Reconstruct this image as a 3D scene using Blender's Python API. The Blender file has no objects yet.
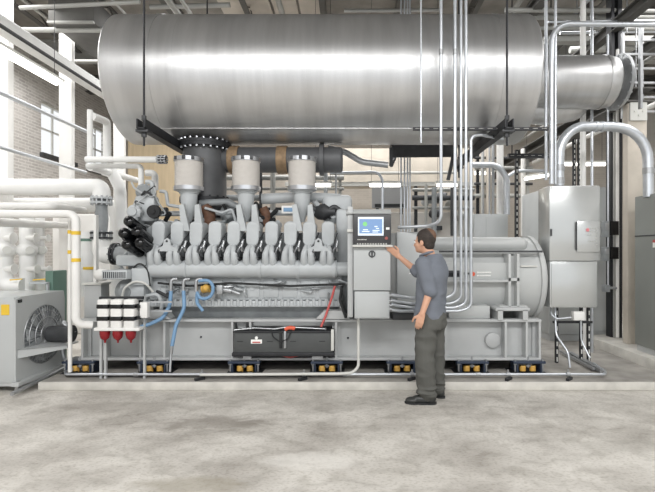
import bpy, bmesh, math, random
from mathutils import Vector, Matrix
random.seed(7)
PI = math.pi
C = bpy.context.scene.collection
sc = bpy.context.scene
# ------------------------------------------------------------------ camera, world, light, exposure
F = 450.0; CAMZ = 1.57; VPX = 350.0; VPY = 250.0
cd = bpy.data.cameras.new('camera'); cam = bpy.data.objects.new('camera', cd); C.objects.link(cam)
cam.location = (0, 0, CAMZ); cam.rotation_euler = (PI/2, 0, 0)
cd.sensor_width = 36; cd.lens = 36*F/655
cd.shift_x = -(VPX-327.5)/655; cd.shift_y = (VPY-246)/655
cd.clip_end = 200
sc.camera = cam
sc.view_settings.view_transform = 'Standard'; sc.view_settings.look = 'None'
sc.view_settings.gamma = 1; sc.view_settings.use_curve_mapping = False
sc.view_settings.exposure = 0.5
w = bpy.data.worlds.new('World'); sc.world = w; w.use_nodes = True
bg = w.node_tree.nodes['Background']; bg.inputs[0].default_value = (0.95, 0.975, 1, 1); bg.inputs[1].default_value = 0.82
def area(name, loc, rot, sx, sy, power, col=(1, 1, 1)):
    l = bpy.data.lights.new(name, 'AREA'); l.shape = 'RECTANGLE'; l.size = sx; l.size_y = sy; l.energy = power; l.color = col
    o = bpy.data.objects.new(name, l); C.objects.link(o); o.location = loc; o.rotation_euler = rot
    return o
area('fill_light_front', (0, -1.6, 5.85), (math.radians(18), 0, 0), 11, 1.5, 520, (1, .995, .985))  # added unseen fill behind the camera, placed for the tank's highlight band
area('fill_light_middle', (.4, 8.3, 5.6), (0, 0, 0), 8, .8, 150)  # added fill light under the roof, not a fixture
area('fill_light_back', (0.6, 10.6, 4.9), (0, 0, 0), 11, 3.5, 230, (1, .985, .96))  # unseen fill added to brighten the back of the hall
area('fill_light_left', (-5.6, 6.5, 5.3), (0, 0, 0), 2, 6, 150, (1, .99, .98))  # extra fill along the left wall, no lamp of its own
area('fill_light_right', (5.2, 5.5, 5.3), (0, 0, 0), 2, 5, 110, (1, .99, .98))  # added fill for the cabinet side, likewise without a fixture

# ------------------------------------------------------------------ materials
def lin(c):
    return tuple(((v/255)/12.92 if v/255 <= .04045 else ((v/255+.055)/1.055)**2.4) for v in c)
MATS = {}
def mat(name, rgb, rough=.5, metal=0., var=.0, vscale=6., bump=0., bscale=40., emit=0., stretch=(1, 1, 1), spec=.5):
    m = bpy.data.materials.new(name); m.use_nodes = True; nt = m.node_tree; N = nt.nodes; L = nt.links
    b = N['Principled BSDF']; c = lin(rgb)
    b.inputs['Base Color'].default_value = (*c, 1); b.inputs['Roughness'].default_value = rough
    b.inputs['Metallic'].default_value = metal; b.inputs['Specular IOR Level'].default_value = spec
    if emit:
        b.inputs['Emission Color'].default_value = (*c, 1); b.inputs['Emission Strength'].default_value = emit
    tc = N.new('ShaderNodeTexCoord'); mp = N.new('ShaderNodeMapping'); mp.inputs['Scale'].default_value = stretch
    L.new(tc.outputs['Object'], mp.inputs['Vector'])
    if var:
        n = N.new('ShaderNodeTexNoise'); n.inputs['Scale'].default_value = vscale; n.inputs['Detail'].default_value = 5
        L.new(mp.outputs[0], n.inputs['Vector'])
        r = N.new('ShaderNodeValToRGB'); r.color_ramp.elements[0].position = .3; r.color_ramp.elements[1].position = .7
        r.color_ramp.elements[0].color = (*[v*(1-var) for v in c], 1); r.color_ramp.elements[1].color = (*[min(1, v*(1+var*.6)) for v in c], 1)
        L.new(n.outputs['Fac'], r.inputs[0]); L.new(r.outputs[0], b.inputs['Base Color'])
    if bump:
        n2 = N.new('ShaderNodeTexNoise'); n2.inputs['Scale'].default_value = bscale; n2.inputs['Detail'].default_value = 3
        L.new(mp.outputs[0], n2.inputs['Vector'])
        bp = N.new('ShaderNodeBump'); bp.inputs['Strength'].default_value = bump; bp.inputs['Distance'].default_value = .01
        L.new(n2.outputs['Fac'], bp.inputs['Height']); L.new(bp.outputs[0], b.inputs['Normal'])
    MATS[name] = m
    return m
ENG = mat('engine_grey_paint', (184, 188, 190), .38, 0, .10, 5)
ENG2 = mat('engine_grey_dark', (144, 148, 150), .45, 0, .2, 7)
SKID = mat('skid_grey_paint', (182, 184, 184), .45, 0, .10, 2.5)
GEN = mat('alternator_grey_paint', (186, 188, 187), .35, 0, .06, 3)
CAB = mat('cabinet_grey_paint', (184, 187, 187), .28, 0, .04, 2)
CABG = mat('cabinet_glossy_sheet', (196, 198, 197), .24, .55, .05, 2, .12, 3)
CABD = mat('cabinet_dark_grey', (138, 141, 137), .4, 0, .06, 2)
WHT = mat('white_insulation', (236, 236, 234), .55, 0, .06, 4, .15, 14)
WHP = mat('white_paint', (232, 231, 228), .4, 0, .05, 3)
BLK = mat('black_plastic', (20, 21, 23), .14)
BLKM = mat('black_rough_metal', (48, 49, 52), .5, .3, .2, 9)
DRK = mat('dark_grey_metal', (74, 75, 77), .5, .4, .2, 8)
RUB = mat('dark_rubber', (40, 41, 42), .75)
STL = mat('zinc_steel', (176, 178, 180), .4, .7, .1, 20)
CON = mat('galvanized_conduit', (205, 209, 214), .34, .7, .08, 12)
CHR = mat('bright_steel', (190, 192, 196), .32, .85)
LGT = mat('light_grey_plastic', (205, 205, 200), .5)
YEL = mat('yellow_band', (228, 190, 60), .5)
SPR = mat('yellow_spring', (214, 170, 84), .5)
BLU = mat('isolator_blue_black', (48, 58, 76), .45)
RED = mat('red_glass_bowl', (140, 26, 34), .15)
REDH = mat('red_hose', (190, 84, 80), .5)
HOSE = mat('blue_hose', (118, 154, 188), .5)
EXH = mat('exhaust_grey', (92, 93, 95), .5, .2, .12, 8)
BRS = mat('brown_heat_wrap', (150, 126, 98), .6, .3, .25, 18)
WRAP = mat('copper_brown_wrap', (110, 78, 60), .7, 0, .4, 14)
GRN = mat('green_box_paint', (98, 128, 116), .5)
ORG = mat('orange_mark', (224, 96, 66), .5)
WTXT = mat('white_lettering', (245, 245, 242), .5)
SCR = mat('screen_blue', (116, 146, 188), .4, emit=.2)
SCRB = mat('screen_white', (215, 226, 236), .4, emit=.35)
SCRG = mat('screen_green', (120, 190, 120), .4, emit=.3)
LAMP = mat('lamp_tube', (255, 253, 248), .4, emit=3.2)
SKIN = mat('skin', (205, 158, 132), .5, 0, .06, 12)
HAIR = mat('hair_dark', (56, 48, 43), .7, 0, .35, 40, .5, 120)
SHIRT = mat('shirt_grey_cloth', (112, 117, 126), .85, 0, .08, 6, .5, 9, stretch=(1, 1, 1))
PANT = mat('trousers_green_grey_cloth', (88, 88, 84), .85, 0, .10, 6, .6, 8, stretch=(1, 1, .6))
SHOE = mat('shoe_dark_leather', (50, 51, 50), .4)
TIMB = mat('plywood', (190, 172, 142), .6, 0, .12, 3, stretch=(4, 1, .4))
BEAMM = mat('beam_dark_steel', (92, 91, 88), .6, .1, .25, 3)
BEAML = mat('beam_pale_steel', (170, 170, 166), .5, .2, .12, 3)
MESHB = mat('manifold_wrap', (150, 152, 150), .35, .3, .15, 9)
COLM = mat('concrete_column', (196, 188, 176), .8, 0, .12, 3.5, .2, 20)
CURB = mat('curb_concrete', (206, 203, 196), .75, 0, .18, 5, .2, 30)
FILT = mat('filter_mesh', (210, 206, 201), .55, 0, .03, 20)

def tank_mat():
    m = bpy.data.materials.new('tank_aluminium'); m.use_nodes = True; nt = m.node_tree; N = nt.nodes; L = nt.links
    b = N['Principled BSDF']; b.inputs['Metallic'].default_value = .78
    tc = N.new('ShaderNodeTexCoord'); mp = N.new('ShaderNodeMapping'); mp.inputs['Scale'].default_value = (1, .12, .12)
    L.new(tc.outputs['Object'], mp.inputs['Vector'])
    n = N.new('ShaderNodeTexNoise'); n.inputs['Scale'].default_value = 7; n.inputs['Detail'].default_value = 8; L.new(mp.outputs[0], n.inputs['Vector'])
    r = N.new('ShaderNodeValToRGB'); r.color_ramp.elements[0].position = .3; r.color_ramp.elements[1].position = .72
    r.color_ramp.elements[0].color = (.50, .50, .50, 1); r.color_ramp.elements[1].color = (.62, .62, .62, 1)
    L.new(n.outputs['Fac'], r.inputs[0]); L.new(r.outputs[0], b.inputs['Base Color'])
    n2 = N.new('ShaderNodeTexNoise'); n2.inputs['Scale'].default_value = 70; n2.inputs['Detail'].default_value = 6; L.new(tc.outputs['Object'], n2.inputs['Vector'])
    mr = N.new('ShaderNodeMapRange'); mr.inputs[3].default_value = .28; mr.inputs[4].default_value = .42
    L.new(n2.outputs['Fac'], mr.inputs[0]); L.new(mr.outputs[0], b.inputs['Roughness'])
    bp = N.new('ShaderNodeBump'); bp.inputs['Strength'].default_value = .25; bp.inputs['Distance'].default_value = .004
    L.new(n2.outputs['Fac'], bp.inputs['Height']); L.new(bp.outputs[0], b.inputs['Normal'])
    return m
TANK = tank_mat()

def floor_mat():
    m = bpy.data.materials.new('floor_worn_concrete'); m.use_nodes = True; nt = m.node_tree; N = nt.nodes; L = nt.links
    b = N['Principled BSDF']; tc = N.new('ShaderNodeTexCoord')
    def noise(scale, det, st=(1, 1, 1), dist=0):
        mp = N.new('ShaderNodeMapping'); mp.inputs['Scale'].default_value = st; L.new(tc.outputs['Object'], mp.inputs['Vector'])
        n = N.new('ShaderNodeTexNoise'); n.inputs['Scale'].default_value = scale; n.inputs['Detail'].default_value = det
        n.inputs['Distortion'].default_value = dist; L.new(mp.outputs[0], n.inputs['Vector']); return n
    a = noise(1.7, 12, (1, 1.3, 1), .25); r = N.new('ShaderNodeValToRGB'); e = r.color_ramp.elements
    e[0].position = .32; e[0].color = (*lin((172, 167, 160)), 1); e[1].position = .62; e[1].color = (*lin((208, 204, 197)), 1)
    L.new(a.outputs['Fac'], r.inputs[0])
    c = noise(5.5, 12, (1, 1.4, 1), .5); r2 = N.new('ShaderNodeValToRGB'); e = r2.color_ramp.elements
    e[0].position = .32; e[0].color = (.66, .65, .63, 1); e[1].position = .52; e[1].color = (1, 1, 1, 1)
    L.new(c.outputs['Fac'], r2.inputs[0])
    mx = N.new('ShaderNodeMix'); mx.data_type = 'RGBA'; mx.blend_type = 'MULTIPLY'; mx.inputs[0].default_value = .62
    L.new(r.outputs[0], mx.inputs[6]); L.new(r2.outputs[0], mx.inputs[7])
    last = mx.outputs[2]
    fs = noise(34, 10, (1, 1.5, 1), .3); r4 = N.new('ShaderNodeValToRGB'); e = r4.color_ramp.elements
    e[0].position = .36; e[0].color = (.82, .81, .79, 1); e[1].position = .5; e[1].color = (1, 1, 1, 1); L.new(fs.outputs['Fac'], r4.inputs[0])
    m4 = N.new('ShaderNodeMix'); m4.data_type = 'RGBA'; m4.blend_type = 'MULTIPLY'; m4.inputs[0].default_value = 1; L.new(last, m4.inputs[6]); L.new(r4.outputs[0], m4.inputs[7]); last = m4.outputs[2]
    # stain patches with a shape of their own: (x, y, rx, ry, colour, strength)
    for (x, y, rx, ry, col, s) in [(-1.25, 4.05, .85, .33, (120, 113, 104), .55), (-1.05, 3.0, .62, .18, (150, 143, 128), .6),
                                   (-.3, 3.36, .6, .22, (232, 229, 223), .45), (-2.2, 4.5, .9, .25, (140, 134, 126), .4), (2.2, 3.6, .7, .2, (150, 146, 138), .3)]:
        mp = N.new('ShaderNodeMapping'); mp.inputs['Location'].default_value = (-x/rx, -y/ry, 0); mp.inputs['Scale'].default_value = (1/rx, 1/ry, 0)
        L.new(tc.outputs['Object'], mp.inputs['Vector'])
        g = N.new('ShaderNodeTexGradient'); g.gradient_type = 'SPHERICAL'; L.new(mp.outputs[0], g.inputs[0])
        nn = noise(4, 8, (1, 1.6, 1), .8)
        ml = N.new('ShaderNodeMath'); ml.operation = 'MULTIPLY'; L.new(g.outputs['Fac'], ml.inputs[0]); L.new(nn.outputs['Fac'], ml.inputs[1])
        rr = N.new('ShaderNodeMapRange'); rr.inputs[1].default_value = .14; rr.inputs[2].default_value = .30; rr.inputs[3].default_value = 0; rr.inputs[4].default_value = s
        L.new(ml.outputs[0], rr.inputs[0])
        q = N.new('ShaderNodeMix'); q.data_type = 'RGBA'; L.new(rr.outputs[0], q.inputs[0]); L.new(last, q.inputs[6]); q.inputs[7].default_value = (*lin(col), 1)
        last = q.outputs[2]
    L.new(last, b.inputs['Base Color'])
    b.inputs['Roughness'].default_value = .55
    n3 = noise(28, 8); bp = N.new('ShaderNodeBump'); bp.inputs['Strength'].default_value = .25; bp.inputs['Distance'].default_value = .01
    L.new(n3.outputs['Fac'], bp.inputs['Height']); L.new(bp.outputs[0], b.inputs['Normal'])
    return m
def brick_mat(name, c1, c2, mortar, swap):
    m = bpy.data.materials.new(name); m.use_nodes = True; nt = m.node_tree; N = nt.nodes; L = nt.links
    b = N['Principled BSDF']; b.inputs['Roughness'].default_value = .8
    tc = N.new('ShaderNodeTexCoord'); sp = N.new('ShaderNodeSeparateXYZ'); cb = N.new('ShaderNodeCombineXYZ')
    L.new(tc.outputs['Object'], sp.inputs[0]); L.new(sp.outputs[1 if swap else 0], cb.inputs[0]); L.new(sp.outputs[2], cb.inputs[1])
    br = N.new('ShaderNodeTexBrick'); br.inputs['Scale'].default_value = 1; br.inputs['Brick Width'].default_value = .2; br.inputs['Row Height'].default_value = .066
    br.inputs['Mortar Size'].default_value = .01
    br.inputs['Color1'].default_value = (*lin(c1), 1); br.inputs['Color2'].default_value = (*lin(c2), 1); br.inputs['Mortar'].default_value = (*lin(mortar), 1)
    L.new(cb.outputs[0], br.inputs['Vector'])
    n = N.new('ShaderNodeTexNoise'); n.inputs['Scale'].default_value = 2.2; n.inputs['Detail'].default_value = 6; L.new(tc.outputs['Object'], n.inputs['Vector'])
    r = N.new('ShaderNodeValToRGB'); r.color_ramp.elements[0].color = (.6, .58, .56, 1); r.color_ramp.elements[1].position = .6; r.color_ramp.elements[1].color = (1, 1, 1, 1)
    L.new(n.outputs['Fac'], r.inputs[0])
    mx = N.new('ShaderNodeMix'); mx.data_type = 'RGBA'; mx.blend_type = 'MULTIPLY'; mx.inputs[0].default_value = .7
    L.new(br.outputs[0], mx.inputs[6]); L.new(r.outputs[0], mx.inputs[7]); L.new(mx.outputs[2], b.inputs['Base Color'])
    return m
BRICK = brick_mat('grey_washed_brick', (194, 190, 186), (172, 168, 164), (206, 203, 199), True)
BACKW = brick_mat('pale_block_wall', (186, 179, 170), (180, 173, 164), (188, 181, 172), False)
FLOOR = floor_mat()
CEIL = mat('ceiling_deck', (138, 134, 128), .85, 0, .3, 2.5)

# ------------------------------------------------------------------ mesh helpers
class MB:
    def __init__(s): s.b = bmesh.new()
    def _x(s, vs, M):
        for v in vs: v.co = M @ v.co
    def box(s, x0, x1, y0, y1, z0, z1, bev=0., seg=2):
        r = bmesh.ops.create_cube(s.b, size=1)['verts']
        s._x(r, Matrix.Translation(((x0+x1)/2, (y0+y1)/2, (z0+z1)/2)) @ Matrix.Diagonal((abs(x1-x0), abs(y1-y0), abs(z1-z0), 1)))
        if bev:
            es = list({e for v in r for e in v.link_edges})
            bmesh.ops.bevel(s.b, geom=es, offset=bev, segments=seg, profile=.5, affect='EDGES', clamp_overlap=True)
        return s
    def bar(s, p0, p1, wx, wz):
        p0 = Vector(p0); p1 = Vector(p1); d = p1-p0; q = d.to_track_quat('Y', 'Z').to_matrix().to_4x4()
        r = bmesh.ops.create_cube(s.b, size=1)['verts']
        s._x(r, Matrix.Translation((p0+p1)/2) @ q @ Matrix.Diagonal((wx, d.length, wz, 1))); return s
    def cyl(s, p0, p1, r0, r1=None, seg=20, caps=True):
        p0 = Vector(p0); p1 = Vector(p1); d = p1-p0
        q = d.to_track_quat('Z', 'Y').to_matrix().to_4x4()
        r = bmesh.ops.create_cone(s.b, cap_ends=caps, segments=seg, radius1=r0, radius2=r0 if r1 is None else r1, depth=d.length)['verts']
        s._x(r, Matrix.Translation((p0+p1)/2) @ q); return s
    def sph(s, c, r, sc_=(1, 1, 1), rot=None, u=18, v=12):
        vs = bmesh.ops.create_uvsphere(s.b, u_segments=u, v_segments=v, radius=r)['verts']
        M = Matrix.Translation(c)
        if rot is not None: M = M @ rot
        s._x(vs, M @ Matrix.Diagonal((*sc_, 1))); return s
    def lathe(s, p0, axis, prof, seg=40):
        """prof: list of (t along axis, radius)"""
        ax = Vector(axis).normalized(); q = ax.to_track_quat('Z', 'Y').to_matrix(); rings = []
        for t, r in prof:
            if r < 1e-5: rings.append([s.b.verts.new(Vector(p0)+ax*t)]); continue
            rings.append([s.b.verts.new(Vector(p0)+ax*t+q @ Vector((r*math.cos(2*PI*i/seg), r*math.sin(2*PI*i/seg), 0))) for i in range(seg)])
        for a, b in zip(rings, rings[1:]):
            for i in range(seg):
                j = (i+1) % seg
                if len(a) == 1 and len(b) == 1: continue
                if len(a) == 1: s.b.faces.new((a[0], b[j], b[i]))
                elif len(b) == 1: s.b.faces.new((a[i], a[j], b[0]))
                else: s.b.faces.new((a[i], a[j], b[j], b[i]))
        return s
    def tube(s, pts, r, bend=0., seg=12, closed_caps=True, n=5):
        P = [Vector(p) for p in pts]
        if bend and len(P) > 2:
            Q = [P[0]]
            for i in range(1, len(P)-1):
                a = (P[i-1]-P[i]); b = (P[i+1]-P[i]); la, lb = a.length, b.length; a.normalize(); b.normalize()
                ang = a.angle(b) if la and lb else PI
                if ang > PI-.05: Q.append(P[i]); continue
                t = min(bend/math.tan(ang/2), la*.49, lb*.49); k0 = P[i]+a*t; k1 = P[i]+b*t
                rr = t*math.tan(ang/2); cen = P[i]+(a+b).normalized()*(rr/math.sin(ang/2))
                u = (k0-cen); v = (k1-cen); th = u.angle(v)
                for k in range(n+1):
                    f = k/n; Q.append(cen+(u*math.sin((1-f)*th)+v*math.sin(f*th))/math.sin(th))
            Q.append(P[-1]); P = Q
        R = r if isinstance(r, (list, tuple)) else [r]*len(P)
        T = []
        for i in range(len(P)):
            d = (P[min(i+1, len(P)-1)]-P[max(i-1, 0)]); T.append(d.normalized())
        up = Vector((0, 0, 1)) if abs(T[0].z) < .9 else Vector((1, 0, 0))
        nrm = T[0].cross(up).normalized(); rings = []
        for i, p in enumerate(P):
            if i:
                nrm = (nrm-T[i]*nrm.dot(T[i])).normalized()
            bn = T[i].cross(nrm)
            rings.append([s.b.verts.new(p+(nrm*math.cos(2*PI*k/seg)+bn*math.sin(2*PI*k/seg))*R[i]) for k in range(seg)])
        for a, b in zip(rings, rings[1:]):
            for k in range(seg):
                j = (k+1) % seg; s.b.faces.new((a[k], a[j], b[j], b[k]))
        if closed_caps: s.b.faces.new(rings[0][::-1]); s.b.faces.new(rings[-1])
        return s
    def prism(s, poly, depth_vec):
        d = Vector(depth_vec); a = [s.b.verts.new(Vector(p)) for p in poly]; b = [s.b.verts.new(Vector(p)+d) for p in poly]
        s.b.faces.new(a); s.b.faces.new(b[::-1]); n = len(a)
        for i in range(n):
            j = (i+1) % n; s.b.faces.new((a[i], b[i], b[j], a[j]))
        return s
    def torus(s, c, axis, R, r, seg=32, rs=8):
        ax = Vector(axis).normalized(); q = ax.to_track_quat('Z', 'Y').to_matrix(); rings = []
        for i in range(seg):
            a = 2*PI*i/seg; e = q @ Vector((math.cos(a), math.sin(a), 0))
            rings.append([s.b.verts.new(Vector(c)+e*(R+r*math.cos(2*PI*k/rs))+ax*r*math.sin(2*PI*k/rs)) for k in range(rs)])
        for i in range(seg):
            A = rings[i]; B = rings[(i+1) % seg]
            for k in range(rs):
                j = (k+1) % rs; s.b.faces.new((A[k], A[j], B[j], B[k]))
        return s
    def bolts(s, c, axis, R, n, r=.012, h=.015):
        ax = Vector(axis).normalized(); q = ax.to_track_quat('Z', 'Y').to_matrix()
        for i in range(n):
            a = 2*PI*i/n; p = Vector(c)+q @ Vector((math.cos(a), math.sin(a), 0))*R
            s.cyl(p-ax*h, p+ax*h, r, seg=6)
        return s
ORI = {}
def O(name, mb, m, parent=None, label=None, cat=None, group=None, kind=None, smooth=38):
    b = mb.b; bmesh.ops.recalc_face_normals(b, faces=b.faces[:])
    if parent is not None: o0 = ORI[parent.name]
    else:
        xs = [v.co for v in b.verts]
        o0 = Vector(((min(v.x for v in xs)+max(v.x for v in xs))/2, (min(v.y for v in xs)+max(v.y for v in xs))/2, min(v.z for v in xs)))
        if kind == 'structure': o0 = Vector((0, 0, 0))
    for v in b.verts: v.co -= o0
    lim = math.radians(smooth)
    for f in b.faces: f.smooth = True
    for e in b.edges: e.smooth = len(e.link_faces) == 2 and e.calc_face_angle(0) < lim
    me = bpy.data.meshes.new(name); b.to_mesh(me); b.free(); me.materials.append(m)
    o = bpy.data.objects.new(name, me); C.objects.link(o); ORI[o.name] = o0
    if parent is not None: o.parent = parent
    else: o.location = o0
    if label: o['label'] = label
    if cat: o['category'] = cat
    if group: o['group'] = group
    if kind: o['kind'] = kind
    return o
def thing(name, label, cat, loc, group=None):
    o = bpy.data.objects.new(name, None); C.objects.link(o); o.location = loc; o.empty_display_size = .1
    o['label'] = label; o['category'] = cat; ORI[o.name] = Vector(loc)
    if group: o['group'] = group
    return o
def copy_tree(o, parent=None):
    c = o.copy(); C.objects.link(c); ORI[c.name] = ORI[o.name].copy()
    if parent: c.parent = parent
    for ch in [x for x in C.objects if x.parent == o]: copy_tree(ch, c)
    return c
def dup(o, delta, label=None):
    c = copy_tree(o); c.location = Vector(o.location)+Vector(delta)
    if label: c['label'] = label
    return c
def at(px, py, Y): return Vector(((px-VPX)*Y/F, Y, CAMZ-(py-VPY)*Y/F))
def X(px, Y): return (px-VPX)*Y/F
def Z(py, Y): return CAMZ-(py-VPY)*Y/F
def struct(name, mb, m, smooth=30, label=None): return O(name, mb, m, kind='structure', smooth=smooth, label=label)

# ------------------------------------------------------------------ room
BW = 14.0; LW = -7.0; RW = 9.0; CH = 6.2; FY = -5.0
struct('floor', MB().box(LW-.3, RW+.3, FY, BW+.3, -.2, 0), FLOOR)
struct('ceiling', MB().box(LW-.3, RW+.3, FY, BW+.3, CH, CH+.2), CEIL)
# left wall with windows
m = MB(); WZ0, WZ1 = 3.78, 5.0
wins = [(1.0, 2.6), (4.2, 5.8), (10.2, 11.4), (12.0, 13.2)]
m.box(LW-.3, LW, FY, BW, 0, WZ0); m.box(LW-.3, LW, FY, BW, WZ1, CH)
ys = FY
for a, b in wins: m.box(LW-.3, LW, ys, a, WZ0, WZ1); ys = b
m.box(LW-.3, LW, ys, BW, WZ0, WZ1)
struct('wall_left', m, BRICK)
GLS = bpy.data.materials.new('window_glass'); GLS.use_nodes = True
_n = GLS.node_tree; _t = _n.nodes.new('ShaderNodeBsdfTransparent'); _g = _n.nodes.new('ShaderNodeBsdfGlossy'); _g.inputs['Roughness'].default_value = .05
_m = _n.nodes.new('ShaderNodeMixShader'); _m.inputs[0].default_value = .06; _n.links.new(_t.outputs[0], _m.inputs[1]); _n.links.new(_g.outputs[0], _m.inputs[2])
_n.links.new(_m.outputs[0], _n.nodes['Material Output'].inputs['Surface'])
for i, (a, b) in enumerate(wins):
    f = MB()
    f.box(LW-.2, LW-.1, a, a+.05, WZ0, WZ1).box(LW-.2, LW-.1, b-.05, b, WZ0, WZ1).box(LW-.2, LW-.1, a, b, WZ0, WZ0+.05).box(LW-.2, LW-.1, a, b, WZ1-.05, WZ1)
    f.box(LW-.17, LW-.13, (a+b)/2-.02, (a+b)/2+.02, WZ0, WZ1); f.box(LW-.17, LW-.13, a, b, (WZ0+WZ1)/2-.02, (WZ0+WZ1)/2+.02)
    wo = struct('window_%d' % (i+1), f, LGT); ORI[wo.name] = Vector((0, 0, 0))
    O('glass', MB().box(LW-.153, LW-.147, a+.03, b-.03, WZ0+.03, WZ1-.03), GLS, wo)
    O('sill', MB().box(LW-.1, LW+.08, a-.05, b+.05, WZ0-.1, WZ0), DRK, wo)
struct('wall_back', MB().box(LW, RW, BW, BW+.3, 0, CH), BACKW)
struct('wall_right', MB().box(RW, RW+.3, FY, BW, 0, CH), WHP)
# plinth and curb
struct('trim_1', MB().box(-3.49, 8.6, 5.03, 8.6, 0, .09, .008), CURB, label='low concrete plinth under the whole generator set')
struct('trim_3', MB().box(-3.47, 3.73, 5.05, 8.58, .088, .092), mat('plinth_worn_top', (164, 160, 154), .8, 0, .3, 4, .3, 25), label='dusty worn top of the concrete plinth')
struct('trim_2', MB().box(3.73, 8.0, 4.9, 7.2, .0, .22, .008), CURB, label='raised concrete curb below the grey switchgear cabinet')
# columns
for i, (px, Y, wd, dp) in enumerate([(14, 6.55, .42, .12), (75, 7.75, .22, .1), (126, 9.5, .22, .1)]):
    x1 = X(px, Y+dp); struct('column_%d' % (i+1), MB().box(x1-wd, x1, Y, Y+dp, 0, CH, .01), WHP)
struct('column_4', MB().box(3.98, 4.26, 6.45, 6.57, .22, 3.68, .012), COLM)
# ceiling beams: a few deep girders across, joists along, deep concrete girder at the back
bi = 0
for Y in (3.2, 7.25, 9.9, 11.9):
    b = MB(); b.box(LW, RW, Y, Y+.22, CH-.03, CH).box(LW, RW, Y, Y+.22, CH-.45, CH-.42).box(LW, RW, Y+.1, Y+.12, CH-.45, CH)
    bi += 1; struct('beam_%d' % bi, b, BEAMM if Y != 9.9 else BEAML)
for x in [-6, -4.6, -3.3, -1.9, -.5, .9, 2.3, 3.4, 4.5, 5.7, 7]:
    b = MB(); b.box(x-.05, x+.05, FY, BW, CH-.26, CH-.235).box(x-.05, x+.05, FY, BW, CH-.02, CH)
    n = 42
    for k in range(n):
        y0 = FY+(BW-FY)*k/n; y1 = FY+(BW-FY)*(k+1)/n; z0, z1 = (CH-.24, CH-.01) if k % 2 else (CH-.01, CH-.24)
        b.bar((x, y0, z0), (x, y1, z1), .022, .022)
    bi += 1; struct('beam_%d' % bi, b, BEAMM)
bi += 1; struct('beam_%d' % bi, MB().box(-1.6, 3.6, 11.2, 11.6, 3.15, 4.1, .01), COLM)
bi += 1; struct('beam_%d' % bi, MB().box(-1.6, 3.6, 11.1, 11.2, 3.15, 3.25), BEAML)
# plywood sheet wall piece left of the stack
O('plywood_board', MB().box(X(128, 12), X(186, 12), 12, 12.04, 2.0, 4.9), TIMB, label='tall tan plywood sheathing behind the engine, beside the white columns', cat='board')

for k in range(4): struct('roof_panel_%d' % (k+1), MB().box(-2.45+k*.5, -2.0+k*.5, 8.1, 9.2, CH-.04, CH-.01), mat('roof_panel_pale_%d' % k, (196, 188, 178), .8, 0, .1, 4))
# ------------------------------------------------------------------ silencer tank
TYc, TZc, TR = 6.2, 3.876, .837
TX0, TX1 = -3.03, 2.33
t = thing('silencer_tank', 'huge aluminium-clad cylindrical silencer hung above the engine', 'tank', (-.33, TYc, TZc-TR))
p = [(0, 0), (0, TR-.05), (.012, TR-.015), (.03, TR)]
p += [(TX1-TX0-.03, TR), (TX1-TX0-.012, TR-.015), (TX1-TX0, TR-.05), (TX1-TX0, 0)]
O('shell', MB().lathe((TX0, TYc, TZc), (1, 0, 0), p, 96), TANK, t, smooth=30)
for px in (145, 172, 220, 262, 306, 340, 370, 404, 432, 478, 507, 528):
    x = X(px, 5.37); big = px in (145, 507)
    O('cladding_seam', MB().lathe((x-.025, TYc, TZc), (1, 0, 0), [(0, TR-.002), (0, TR+(.006 if big else .0022)), (.05 if big else .02, TR+(.006 if big else .0022)), (.05 if big else .02, TR-.002)], 96), TANK, t)
# lap seam along the underside
a = math.radians(-62)
O('lap_seam', MB().box(TX0+.3, TX1-.3, TYc-math.cos(a)*(TR+.002)-.02, TYc-math.cos(a)*(TR+.002)+.02, TZc+math.sin(a)*(TR+.002)-.004, TZc+math.sin(a)*(TR+.002)+.006, .002), TANK, t)
d = thing('exhaust_duct', 'smaller aluminium-clad round duct leaving the end of the large silencer', 'duct', (3.05, TYc, TZc-.36))
O('shell', MB().lathe((TX1, TYc, TZc), (1, 0, 0), [(0, .35), (1.14, .35), (1.24, .33), (1.29, .27), (1.3, .0)], 64), TANK, d)
for x in (2.45, 3.42): O('cladding_seam', MB().lathe((x, TYc, TZc), (1, 0, 0), [(0, .35), (0, .358), (.04, .358), (.04, .35)], 64), TANK, d)
O('end_flange', MB().lathe((3.66, TYc, TZc), (1, 0, 0), [(0, .2), (0, .37), (.04, .37), (.04, .2)], 48).bolts((3.685, TYc, TZc), (1, 0, 0), .345, 18, .014, .035), STL, d)
O('hanger_plate', MB().box(3.70, 3.73, TYc-.47, TYc-.42, TZc-.5, TZc+.6), STL, d)
O('insulated_elbow', MB().tube([(2.2, 6.4, 3.62), (2.75, 6.42, 3.55), (3.3, 6.6, 3.66), (3.4, 6.8, 3.9)], .2, .3, 24), TANK,
  label='wrinkled silver insulated elbow tucked under the smaller duct', cat='duct')
# trapeze hangers
for k, x in enumerate((X(144, 5.06), X(507, 5.06))):
    t = thing('trapeze_hanger', 'black trapeze hanger with channel under the silencer, at its %s end' % ('pipework' if k == 0 else 'cabinet'), 'hanger', (x, 6.2, 2.93), 'silencer hangers')
    O('channel', MB().box(x-.05, x-.035, 4.98, 7.4, 2.92, 3.025).box(x+.035, x+.05, 4.98, 7.4, 2.92, 3.025).box(x-.05, x+.05, 4.98, 7.4, 2.915, 2.93), BLKM, t)
    for y in (5.06, 7.3):
        O('rod', MB().cyl((x, y, 2.74), (x, y, CH), .012, seg=10), BLKM, t)
        O('washer_plate', MB().box(x-.07, x+.07, y-.06, y+.06, 2.885, 2.915, .005).cyl((x, y, 2.84), (x, y, 2.885), .028, seg=6), DRK, t)
        O('nut', MB().cyl((x, y, 3.025), (x, y, 3.08), .026, seg=6), DRK, t)
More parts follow.
